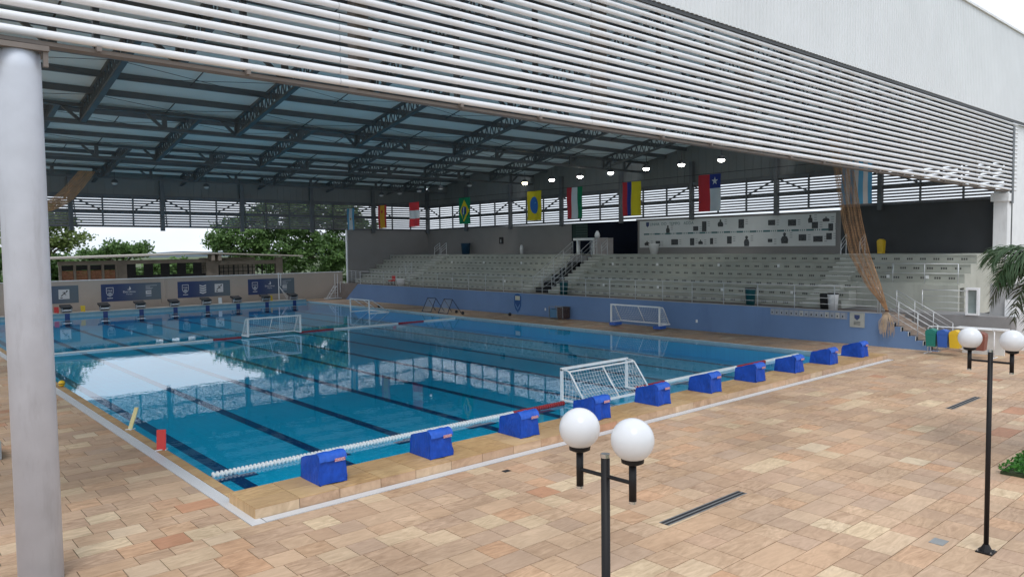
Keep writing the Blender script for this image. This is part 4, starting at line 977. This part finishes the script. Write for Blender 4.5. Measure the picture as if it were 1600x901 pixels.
for xx in (26.93, 27.5): MB().bar((xx, 20.45, .78), (xx, 21.68, .78), .035).build('top_rail', MATS['cart_steel'], ct)
# rolling post and referee chair at the far wall
ps = thing('white_post', 'tall white net post on a braced base before the rightmost banner', 'net post', (22.3, 51.6, 0))
MB().tube([(22.3, 51.6, .1), (22.3, 51.6, 2.55)], .05, 8).build('pole', WHITE_STEEL, ps); MB().tube([(22.5, 51.6, 1.35), (22.5, 51.6, 2.45)], .04, 8).build('side_pole', WHITE_STEEL, ps)
MB().box(21.8, 23.4, 51.2, 52.0, .03, .12).build('base', WHITE_STEEL, ps)
for dx in (.8, 1.0): MB().tube([(22.32, 51.6, 1.35), (22.3+dx, 51.6, .12)], .025, 6).build('brace', WHITE_STEEL, ps)
rfc = thing('referee_chair', 'white tubular referee chair with ladder beside the blue wall end', 'referee chair', (28.2, 50.7, 0))
xx, yy = 27.45, 50.6
for dy in (-.25, .25):
    MB().tube([(xx, yy+dy, 0), (xx, yy+dy, 2.3)], .03, 6).build('upright', WHITE_STEEL, rfc); MB().tube([(xx-.95, yy+dy, 0), (xx-.1, yy+dy, 1.2)], .028, 6).build('ladder_rail', WHITE_STEEL, rfc)
for k in range(4): MB().tube([(xx-.8+.2*k, yy-.25, .22+.27*k), (xx-.8+.2*k, yy+.25, .22+.27*k)], .025, 6).build('rung', WHITE_STEEL, rfc); MB().tube([(xx-.7+.18*k, yy-.25, .3+.27*k), (xx, yy-.25, .3+.27*k)], .02, 6).build('cross_bar', WHITE_STEEL, rfc)
MB().box(xx-1.1, xx+.7, yy-.4, yy+.4, .02, .1).build('base', WHITE_STEEL, rfc)
q = MB()
for a, c in (((.3, .55), (.3, 1.55)), ((.3, 1.55), (.75, 1.55)), ((.75, 1.55), (.75, .9)), ((.3, .9), (.75, .9)), ((.7, .9), (.7, .45))): q.tube([(xx+a[0], yy-.2, a[1]), (xx+c[0], yy-.2, c[1])], .03, 6)
q.build('seat_frame', WHITE_STEEL, rfc)

# ------------------------------------------------------------------ bins and small stuff in the stand
def bin_(name, label, x, y, z, m, wd=.42, h=.7, lid=True, shape_='box', grp=None):
    t = thing(name, label, 'bin', (x, y, z), grp)
    if shape_ == 'box':
        MB().add([(x-wd*.42,y-wd*.42,z),(x+wd*.42,y-wd*.42,z),(x+wd*.42,y+wd*.42,z),(x-wd*.42,y+wd*.42,z),(x-wd/2,y-wd/2,z+h),(x+wd/2,y-wd/2,z+h),(x+wd/2,y+wd/2,z+h),(x-wd/2,y+wd/2,z+h)], [(0,3,2,1),(4,5,6,7),(0,1,5,4),(1,2,6,5),(2,3,7,6),(3,0,4,7)]).build('body', m, t, bevel=.015)
        if lid:
            MB().prism([(y-wd*.52, z+h+.002), (y+wd*.52, z+h+.002), (y+wd*.45, z+h+.13), (y+wd*.1, z+h+.2), (y-wd*.1, z+h+.2), (y-wd*.45, z+h+.13)], 'X', x-wd*.5, x+wd*.5).build('lid', m, t, bevel=.01)
    else:
        MB().lathe([(wd*.40, 0), (wd*.5, h*.95), (wd*.53, h)], (x, y, z), 20).build('body', m, t, smooth=True)
        MB().lathe([(wd*.54, h), (wd*.50, h+.05)], (x, y, z), 20).build('rim', BLACKM if lid else m, t)
    return t
fr_ = thing('bin_frame', 'white tubular frame holding the row of recycling bins', 'bin stand', (26.7, -1.9, 0))
q = MB(); q.tube([(26.95, -.75, 0), (26.95, -.75, 1.05), (26.95, -.85, 1.12), (26.95, -3.05, 1.12), (26.95, -3.15, 1.05), (26.95, -3.15, 0)], .022, 8); q.build('hoop', WHITE_STEEL, fr_, smooth=True)
q = MB(); q.tube([(26.95, -.75, .28), (26.95, -3.15, .28)], .02, 6); q.build('lower_bar', WHITE_STEEL, fr_)
for yy in (-.75, -3.15): MB().tube([(26.55, yy, .02), (27.35, yy, .02)], .02, 6).build('foot', WHITE_STEEL, fr_)
for i, (c, m) in enumerate((('green', GREEN_PL), ('blue', BLUE_PL), ('yellow', YEL), ('red', RED), ('brown', BROWN_PL))):
    if c == 'red': continue                        # wholly behind a lamp globe in the photograph
    bin_('recycling_bin', '%s recycling bin hanging in the white frame by the steps' % c, 26.68, -1.0-.44*i, .33, m, .40, .52, True, 'box', 'recycling bins beside the steps')
bin_('litter_bin', 'teal litter bin on the terrace near the timeline board end of the stand', 28.9, 8.6, Z0, TEAL_PL, .55, .85, True, 'round')
bin_('litter_bin', 'white round bin with black rim on the terrace at the foot of the rightmost aisle', 28.7, 4.1, Z0, WHITE_PL, .5, .75, True, 'round')
tag(MB().lathe([(.2, 0), (.24, .7), (.2, .74)], (29.1, 4.7, Z0), 16).build('dark_bin', BLACKM, smooth=True), 'dark bin behind the white round bin', 'bin')
bin_('litter_bin', 'dark green litter bin right of the dark stair well', 29.2, 22.6, Z0, TEAL_PL, .6, .85, True, 'round')
bin_('litter_bin', 'yellow bin against the charcoal wall at the top right of the stand', 37.6, 5.6, zr(5), YEL, .36, .62, True, 'box')
bin_('litter_bin', 'blue barrel bin against the back wall left of the stand centre', 37.6, 44.0, zr(5), mat('barrel_blue', (.01, .05, .10), .5), .9, 1.0, False, 'round')
tag(MB().lathe([(.25, 0), (.38, .65), (.42, .72), (.40, .74)], (37.0, 21.2, zr(5)), 18).build('plant_pot', WHITE_PL, smooth=True), 'white pot standing before the timeline board', 'pot')
tag(MB().lathe([(.28, 0), (.4, .55), (.42, .6)], (29.0, 42.0, Z0), 16).build('white_bucket', WHITE_PL, smooth=True), 'white tub on the terrace at the foot of the leftmost aisle', 'tub')
rch = thing('red_chair', 'small red chair beside the white tub on the terrace', 'chair', (28.8, 43.2, Z0))
MB().box(28.6, 29.0, 42.95, 43.4, Z0+.38, Z0+.45).build('seat', RED, rch); MB().box(28.97, 29.03, 42.95, 43.4, Z0+.46, Z0+.85).build('backrest', RED, rch)
for a in (28.63, 28.97):
    for c in (42.98, 43.37): MB().box(a-.02, a+.02, c-.02, c+.02, Z0, Z0+.379).build('leg', DARK_STEEL, rch)
ex = thing('fire_extinguisher', 'black fire extinguisher cabinet on the grey back wall', 'extinguisher', (XB-.1, 39.6, 5)); MB().box(XB-.14, XB-.004, 39.4, 39.85, 4.9, 5.5).build('cabinet', BLACKM, ex); MB().box(XB-.15, XB-.141, 39.55, 39.7, 5.0, 5.3).build('window', MATS['print_mid'], ex)
tag(MB().lathe([(.14, 0), (.16, .5), (.08, .8)], (37.8, 36.3, zr(5)), 12).build('water_bottle', WHITE_PL, smooth=True), 'white upright dispenser against the back wall', 'dispenser')
# right corner: window box, doors, sign
wn = thing('window_box', 'white framed window jutting out above the bins', 'window', (29.65, -1.45, 1.5))
MB().box(29.55, 29.78, -1.36, -1.29, 1.42, 2.6).build('jamb', WHITE_PAINT, wn); MB().box(29.55, 29.78, -1.78, -1.71, 1.42, 2.6).build('jamb', WHITE_PAINT, wn)
MB().box(29.55, 29.78, -1.709, -1.361, 2.5, 2.6).build('head', WHITE_PAINT, wn); MB().box(29.55, 29.78, -1.709, -1.361, 1.42, 1.5).build('sill', WHITE_PAINT, wn); MB().box(29.66, 29.68, -1.709, -1.361, 1.501, 2.499).build('pane', mat('pane_grey', (.22, .26, .25), .1), wn)
tag(MB().box(30.4, 30.6, -4.2, -1.96, 0, 2.75).build('grey_side_wall', mat('side_wall', (.36, .36, .36), .8, 0, .06)), 'grey wall right of the jutting window', 'wall')
dr = thing('service_doorway', 'white door panel behind the palm leaves', 'doorway', (30.3, -3.0, 0)); MB().box(30.3, 30.39, -3.35, -2.55, 0.0, 2.1).build('leaf', WHITE_PAINT, dr); MB().box(30.26, 30.299, -2.7, -2.65, .95, 1.1).build('handle', CHROME, dr)
sg = thing('access_sign', 'low white counter with a blue wheelchair sign behind the bins', 'sign', (28.2, -2.6, 0))
MB().box(28.0, 28.1, -3.2, -1.7, 0, 1.0).build('panel', mat('panel_offwhite', (.62, .62, .60), .6), sg); MB().box(27.85, 28.3, -3.3, -1.5, 1.001, 1.06).build('counter', WHITE_PAINT, sg); MB().box(27.96, 27.995, -2.25, -2.0, .75, .97).build('blue_plate', BLUE_PL, sg)
q = MB(); q.lathe([(.035, 0), (.035, .003)], (27.956, -2.14, .83), 10, 'X'); q.bar((27.957, -2.14, .95), (27.957, -2.13, .86), .004, .02); q.build('wheelchair_mark', WHITE_PL, sg)
tag(MB().box(-5.05, -4.0, 7.2, 8.2, 0, .42).build('grey_box', mat('grey_plastic', (.33, .36, .38), .6), bevel=.03), 'low grey box at the left edge beyond the round column', 'box')

# drains on the plaza
def slot(xa, xb, y, label):
    t = thing('slot_drain', label, 'drain', (xa, y, 0), 'slot drains in the plaza')
    for dy in (-.085, 0, .085): MB().box(xa, xb, y+dy-.012, y+dy+.012, .0, .007).build('edge_bar', mat('drain_steel', (.28, .28, .28), .45, .4), t)
    for dy in (-.0425, .0425): MB().box(xa, xb, y+dy-.028, y+dy+.028, .0, .004).build('slot', BLACKM, t)
slot(3.5, 5.85, -5.15, 'long dark slot drain behind the nearer lamp'); slot(16.1, 18.4, -5.2, 'short dark slot drain near the taller lamp post')
for x, y, m, lb in ((5.95, -8.45, 'plate', 'small grey metal inspection plate at the foot of the taller lamp'), (3.55, -1.15, 'plate', 'tiny dark floor drain near the third blue cover')):
    tag(MB().box(x-(.13 if x > 5 else .08), x+(.13 if x > 5 else .08), y-(.1 if x > 5 else .06), y+(.1 if x > 5 else .06), 0, .006).build('floor_plate', mat('plate_steel', (.33, .34, .34), .4, .4) if x > 5 else BLACKM), lb, 'floor plate')

# ------------------------------------------------------------------ twin-globe lamps
def globe_mat():
    m = bpy.data.materials.new('opal_globe'); m.use_nodes = True; n, l, b = nodes_of(m)
    b.inputs['Base Color'].default_value = (.68, .69, .71, 1); b.inputs['Roughness'].default_value = .25; b.inputs['Subsurface Weight'].default_value = .4; b.inputs['Subsurface Radius'].default_value = (.1, .1, .1)
    return m
OPAL = globe_mat()
def lamp(label, base, arm, tilt, H=2.96):
    t = thing('twin_globe_lamp', label, 'lamp post', (0,0,0), 'twin globe lamp posts')
    MB().lathe([(.034, .05), (.034, H)], (0,0,0), 16).build('pole', BLACK, t, smooth=True); MB().lathe([(.036, H+.001), (.036, H+.03)], (0,0,0), 16).build('pole_cap', CHROME, t)
    MB().box(-.11, .11, -.11, .11, 0, .02).build('base_plate', BLACK, t); MB().lathe([(.09, .02), (.038, .12)], (0,0,0), 12).build('base_cone', BLACK, t)
    for sx, sy in ((-1,-1),(1,-1),(1,1),(-1,1)): MB().lathe([(.012, .02), (.012, .04)], (sx*.085, sy*.085, 0), 6).build('bolt', CHROME, t)
    a = Vector((arm[0], arm[1], 0))
    MB().tube([-a+Vector((0,0,H-.14)), a+Vector((0,0,H-.14))], .016, 8).build('cross_arm', BLACK, t)
    for s in (-1, 1):
        p = a*s; z0 = H-.27
        MB().lathe([(.028, z0), (.028, z0+.27)], (p.x, p.y, 0), 14).build('socket_tube', BLACK, t, smooth=True); MB().lathe([(.029, z0-.02), (.029, z0-.001)], (p.x, p.y, 0), 14).build('tube_cap', CHROME, t)
        MB().lathe([(.05, z0+.27), (.082, z0+.285), (.085, z0+.32), (.07, z0+.325)], (p.x, p.y, 0), 20).build('collar', BLACK, t)
        MB().sphere((p.x, p.y, z0+.30+.150), .158, 40, 24).build('globe', OPAL, t, smooth=True)
    t.location = base; t.rotation_euler = tilt
lamp('near black lamp post with two white globes in the lower middle', (-2.115, -8.885, 0), (-.01, .255), (0, 0, 0), 2.97)
lamp('tall black lamp post with two white globes at the right', (6.04, -9.06, 0), (.0, .27), (0, 0, 0), 2.96)

# ------------------------------------------------------------------ planting bed and palm
bed = MB(); rnd = random.Random(9)
def leafq(mb, c, r, rnd, asp=.5, up=None):
    d = Vector((rnd.gauss(0,1), rnd.gauss(0,1), rnd.gauss(0,.7))).normalized(); e = d.cross(Vector((rnd.gauss(0,1), rnd.gauss(0,1), rnd.gauss(0,1)))).normalized()
    mb.add([c-d*r, c+e*r*asp, c+d*r, c-e*r*asp], [(0,1,2,3)])
for i in range(9000):
    x, y = rnd.uniform(10.42, 14.5), rnd.uniform(-12, -7.95)
    if y < -8.42 and x < 10.42+(-8.42-y)*.0: continue
    z = .05+.13*abs(mnoise.noise((x*2, y*2, 0)))+rnd.uniform(0, .09); leafq(bed, Vector((x, y, z)), rnd.uniform(.03, .055), rnd, .6)
bedt = MB().box(10.46, 14.5, -12, -8.0, 0, .06); pb = bedt.build('planting_bed', mat('soil', (.03, .045, .015), .9), kind='structure'); bed.build('ground_cover', LEAF_G, fixn=False, kind='stuff')['label'] = 'low green ground cover in the bed at the right edge'
palm = thing('palm_tree', 'palm whose feathery fronds hang in at the right edge', 'palm', (12.55, -8.75, 0))
MB().tube([(12.55+.03*math.sin(z*2), -8.75, z) for z in [i*.42 for i in range(10)]], .15, 10, r2=.10).build('trunk', BARK, palm, smooth=True)
crown = Vector((12.55, -8.75, 4.15))
def frond(az, L_, rise, droop, m, seed):
    rnd = random.Random(seed); q = MB(); d = Vector((math.cos(az), math.sin(az), 0)); side = Vector((-d.y, d.x, 0)); pts = []
    for i in range(22):
        s = i/21; pts.append(crown+d*(L_*s*(1-.25*s*s))+Vector((0, 0, rise*s-droop*s*s*s*1.0)))
    q.tube(pts, .018, 5, r2=.005)
    for i in range(2, 22):
        p = pts[i]; tdir = (pts[min(i+1, 21)]-pts[i-1]).normalized(); ll = L_*.36*math.sin(math.pi*min(1, .15+.8*i/21))**.7
        for s in (-1, 1):
            for k in range(3):
                dr = (side*s*rnd.uniform(.55, .9)+tdir*rnd.uniform(.5, .8)+Vector((0, 0, rnd.uniform(-.25, .3)))).normalized(); o = p-tdir*(.033*k)
                w_ = tdir*.016; mid = o+dr*ll*.5+Vector((0, 0, -.04*ll)); end = o+dr*ll*rnd.uniform(.85, 1.05)+Vector((0, 0, -.32*ll))
                q.add([o-w_, o+w_, mid+w_*1.1, mid-w_*1.1, end], [(0, 1, 2, 3), (3, 2, 4)])
    q.build('frond', m, palm, fixn=False)
for i in range(11):
    frond(i*2*math.pi/11+.1, 2.2, .5+.25*math.sin(i*2.3), .9+.3*math.sin(i*1.7), LEAF_P, i)
frond(math.radians(128), 2.2, .75, .85, LEAF_P, 50); frond(math.radians(135), 2.0, .35, .8, LEAF_P, 54); frond(math.radians(122), 2.1, .1, 1.0, LEAF_PD, 55); frond(math.radians(140), 1.8, -.05, 1.15, LEAF_PD, 51); frond(math.radians(118), 1.7, .25, 1.0, LEAF_P, 52); frond(math.radians(150), 1.6, -.2, 1.3, LEAF_PD, 53)

# ------------------------------------------------------------------ background: building, trees
bd = thing('pavilion', 'low brick and concrete pavilion with a thin flat roof behind the banner wall', 'building', (16, 58, 0))
BY = 58.0
rfm = mat('roof_slab', (.38, .35, .31), .9, 0, .1)
MB().prism([(5.2, 4.02), (18.6, 4.30), (18.6, 4.42), (5.2, 4.16)], 'Y', BY-1.2, BY+9).build('roof', rfm, bd); MB().prism([(18.61, 4.30), (27.2, 3.93), (27.2, 4.04), (18.61, 4.42)], 'Y', BY-1.2, BY+9).build('roof', rfm, bd)
MB().box(6.35, 18.4, BY, BY+.3, 3.52, 3.85).build('beam', OLDCONC, bd); MB().box(19.2, 25.2, BY, BY+.3, 3.25, 3.62).build('beam', OLDCONC, bd)
for x in (6.4, 7.45, 8.5, 9.55, 10.6): MB().box(x, x+.18, BY-.05, BY+.25, 0, 3.515).build('pilaster', OLDCONC, bd)
for x in (6.59, 7.64, 8.69, 9.74):
    for k in range(18): MB().box(x, x+.85, BY+.04+.05*(k % 2), BY+.2, .1+k*.165, .1+k*.165+.14).build('brick_course', BRICK, bd)
    MB().box(x+.02, x+.84, BY+.06, BY+.1, 3.1, 3.5).build('opening', BLACKM, bd)
MB().box(10.8, 11.5, BY-.02, BY+.25, 0, 3.515).build('pier', OLDCONC, bd); MB().box(18.2, 19.3, BY-.1, BY+.3, 0, 3.9).build('pier', OLDCONC, bd); MB().box(24.9, 25.6, BY-.05, BY+.3, 0, 3.9).build('pier', OLDCONC, bd)
for x in (18.35, 18.95): MB().box(x, x+.3, BY-1.1, BY-.11, 3.7, 4.25).build('corbel', OLDCONC, bd)
MB().box(11.5, 18.2, BY+7, BY+7.2, 0, 3.9).build('rear_wall', DARKGLASS, bd) if False else None
for x in (11.5, 12.9, 14.3, 15.7, 17.1): MB().box(x, x+.75, BY+.1, BY+.2, 0, 3.515).build('dark_panel', BLACKM, bd)
MB().box(11.5, 18.2, BY+.05, BY+.09, 0, 2.55).build('dark_sill', BLACKM, bd); MB().box(19.3, 24.9, BY+.1, BY+.2, 0, 2.3).build('dark_sill', BLACKM, bd)
for i in range(13):
    x = 19.35+i*.46; MB().box(x, x+(.14 if i % 3 == 0 else .05), BY+.06, BY+.12, 2.2, 3.25).build('mullion', BLACKM, bd)
for z in (2.6, 2.95): MB().box(19.3, 24.9, BY+.07, BY+.11, z, z+.05).build('window_bar', BLACKM, bd)
for x in (12.3, 13.7, 15.1, 16.5, 17.85):
    for k in range(3): MB().box(x-.05, x+.65, BY+.12, BY+.15, 2.7+k*.25, 2.73+k*.25).build('window_bar', BLACKM, bd)
MB().box(19.3, 24.9, BY+5, BY+5.1, 0, 3.9).build('inner_wall', mat('pink_wall', (.55, .47, .42), .8, 0, .2, 3), bd)

def tree(name, label, base, crowns, trunk_h, nleaf, m, seed, lr=.24):
    rnd = random.Random(seed); t = thing(name, label, 'tree', base, 'trees beyond the far wall'); B = Vector(base); q = MB()
    q.tube([B, B+Vector((.1, 0, trunk_h*.5)), B+Vector((0, 0, trunk_h))], .32, 8, r2=.2)
    for c, r in crowns:
        c = Vector(c); a = B+Vector((0, 0, trunk_h*.9)); q.tube([a, a.lerp(c, .5)+Vector((rnd.uniform(-.3, .3), 0, .1)), c], .14, 6, r2=.04)
    q.build('trunk', BARK, t, smooth=True)
    lf = MB(); tot = sum(r[0]*r[1]+r[1]*r[2] for c, r in crowns)
    for c, r in crowns:
        c = Vector(c); n = int(nleaf*(r[0]*r[1]+r[1]*r[2])/tot); cl = []
        for i in range(max(8, n//55)):
            d = Vector((rnd.gauss(0,1), rnd.gauss(0,1), rnd.gauss(0,1)+.2)).normalized(); k = rnd.uniform(.55, 1.08)
            cl.append(c+Vector((d.x*r[0], d.y*r[1], d.z*r[2]))*1.0*k+c*0 if False else Vector((c.x+d.x*r[0]*k, c.y+d.y*r[1]*k, c.z+d.z*r[2]*k)))
        for i in range(n):
            o = rnd.choice(cl); leafq(lf, o+Vector((rnd.gauss(0, .38), rnd.gauss(0, .38), rnd.gauss(0, .26))), rnd.uniform(.6, 1.2)*lr, rnd, .55)
    lf.build('crown', m, t, fixn=False); return t
tree('broadleaf_tree', 'large dense dark green tree filling the gap beside the grandstand wall', (33, 72, 0), [((27.5, 72, 6.3), (3.6, 3, 2.3)), ((32, 72, 8.2), (4.0, 3, 3.0)), ((37, 73, 8.0), (4.2, 3, 3.2)), ((41.5, 73, 6.5), (3.5, 3, 3.4)), ((30, 71, 4.0), (3.5, 3, 2.2)), ((36, 71, 3.8), (4, 3, 2.6)), ((41, 72, 2.6), (3.5, 3, 2.4)), ((24.6, 72, 5.6), (1.5, 1.5, .9))], 4.5, 36000, LEAF_D, 21, .22)
tree('broadleaf_tree', 'light green open-crowned tree seen right of the round column', (7.2, 70, 0), [((7.2, 70, 6.6), (2.3, 2.2, 1.0)), ((9.4, 70, 5.8), (1.5, 1.6, .7)), ((5.0, 70, 6.6), (2.4, 2, 1.4)), ((7.8, 70, 7.9), (2.0, 2, .9)), ((10.6, 70, 6.1), (.7, .8, .35)), ((8.0, 70, 5.2), (1.6, 1.4, .5))], 4.2, 5600, LEAF_L, 22, .20)
tree('broadleaf_tree', 'dark green tree low behind the left end of the pavilion', (8.5, 76, 0), [((8.8, 76, 2.8), (2.0, 2, 1.9)), ((6.0, 76, 3.0), (2.6, 2, 2.2)), ((8.0, 76, 1.2), (2.4, 2, 1.2))], 2.5, 7000, LEAF_D, 23, .27)
tree('broadleaf_tree', 'small tree crown rising above the pavilion roof', (16.3, 78, 0), [((15.6, 78, 4.55), (1.5, 1.3, .5)), ((17.4, 78, 4.7), (1.2, 1.3, .6)), ((18.4, 78, 5.0), (.5, .6, .45)), ((15.3, 78, 5.2), (.6, .6, .35)), ((13.2, 78, 4.3), (1.3, 1.2, .3))], 3.5, 5200, LEAF_D, 24, .20)
tree('broadleaf_tree', 'dark tree mass glimpsed through the windows of the pavilion', (20, 84, 0), [((14, 84, 1.6), (5, 2, 1.9)), ((24, 84, 1.6), (5, 2, 1.8))], 1.5, 9000, LEAF_D, 25, .35)
hl = MB(); hp = []
for i in range(61):
    x = -300+i*16; hp.append((x, 3.5+2.0*mnoise.noise((i*.17, 0, 3))+1.0*mnoise.noise((i*.6, 1, 0))))
hl.prism([(-300, -1)]+hp+[(660, -1)], 'Y', 620, 640); hl.build('hills', mat('hill', (.16, .20, .24), 1), kind='structure')

# ------------------------------------------------------------------ pieces that belong to a part go one level deeper
SUB = {'crest_field': 'crest', 'crest_disc': 'crest', 'logo_mark': 'logo_block', 'runner': 'logo_tile', 'lid': 'body', 'rim': 'body', 'handle': 'leaf', 'label_patch': 'tarpaulin', 'top_flap': 'tarpaulin',
       'lens': 'housing', 'collar': 'socket_tube', 'globe': 'socket_tube', 'tube_cap': 'socket_tube', 'pole_cap': 'pole', 'bolt': 'base_plate', 'mark': 'plate', 'wheelchair_mark': 'blue_plate',
       'pane': 'jamb', 'window_bar': 'dark_sill', 'mullion': 'dark_sill', 'clip': 'frame_post', 'panel_rib': 'upper_panel', 'grab_bar': 'pedestal', 'step_nosing': 'aisle_step', 'seat_numbers': 'tier_riser', 'bracket': 'shaft', 'seam': 'shaft'}
base = lambda o: o.name.split('.')[0]
def centre(o):
    c = Vector((0, 0, 0))
    for p in o.bound_box: c += Vector(p)
    return c/8+o.location
for root in [o for o in COL.objects if o.parent is None and o.children]:
    kids = list(root.children); byname = {}
    for k in kids: byname.setdefault(base(k), []).append((k, centre(k)))
    for k in kids:
        want = SUB.get(base(k))
        if want in byname and k.type == 'MESH' and not k.children:
            c = centre(k); p = min(byname[want], key=lambda q: (q[1]-c).length)[0]
            k.parent = p; k.location = k.location-p.location
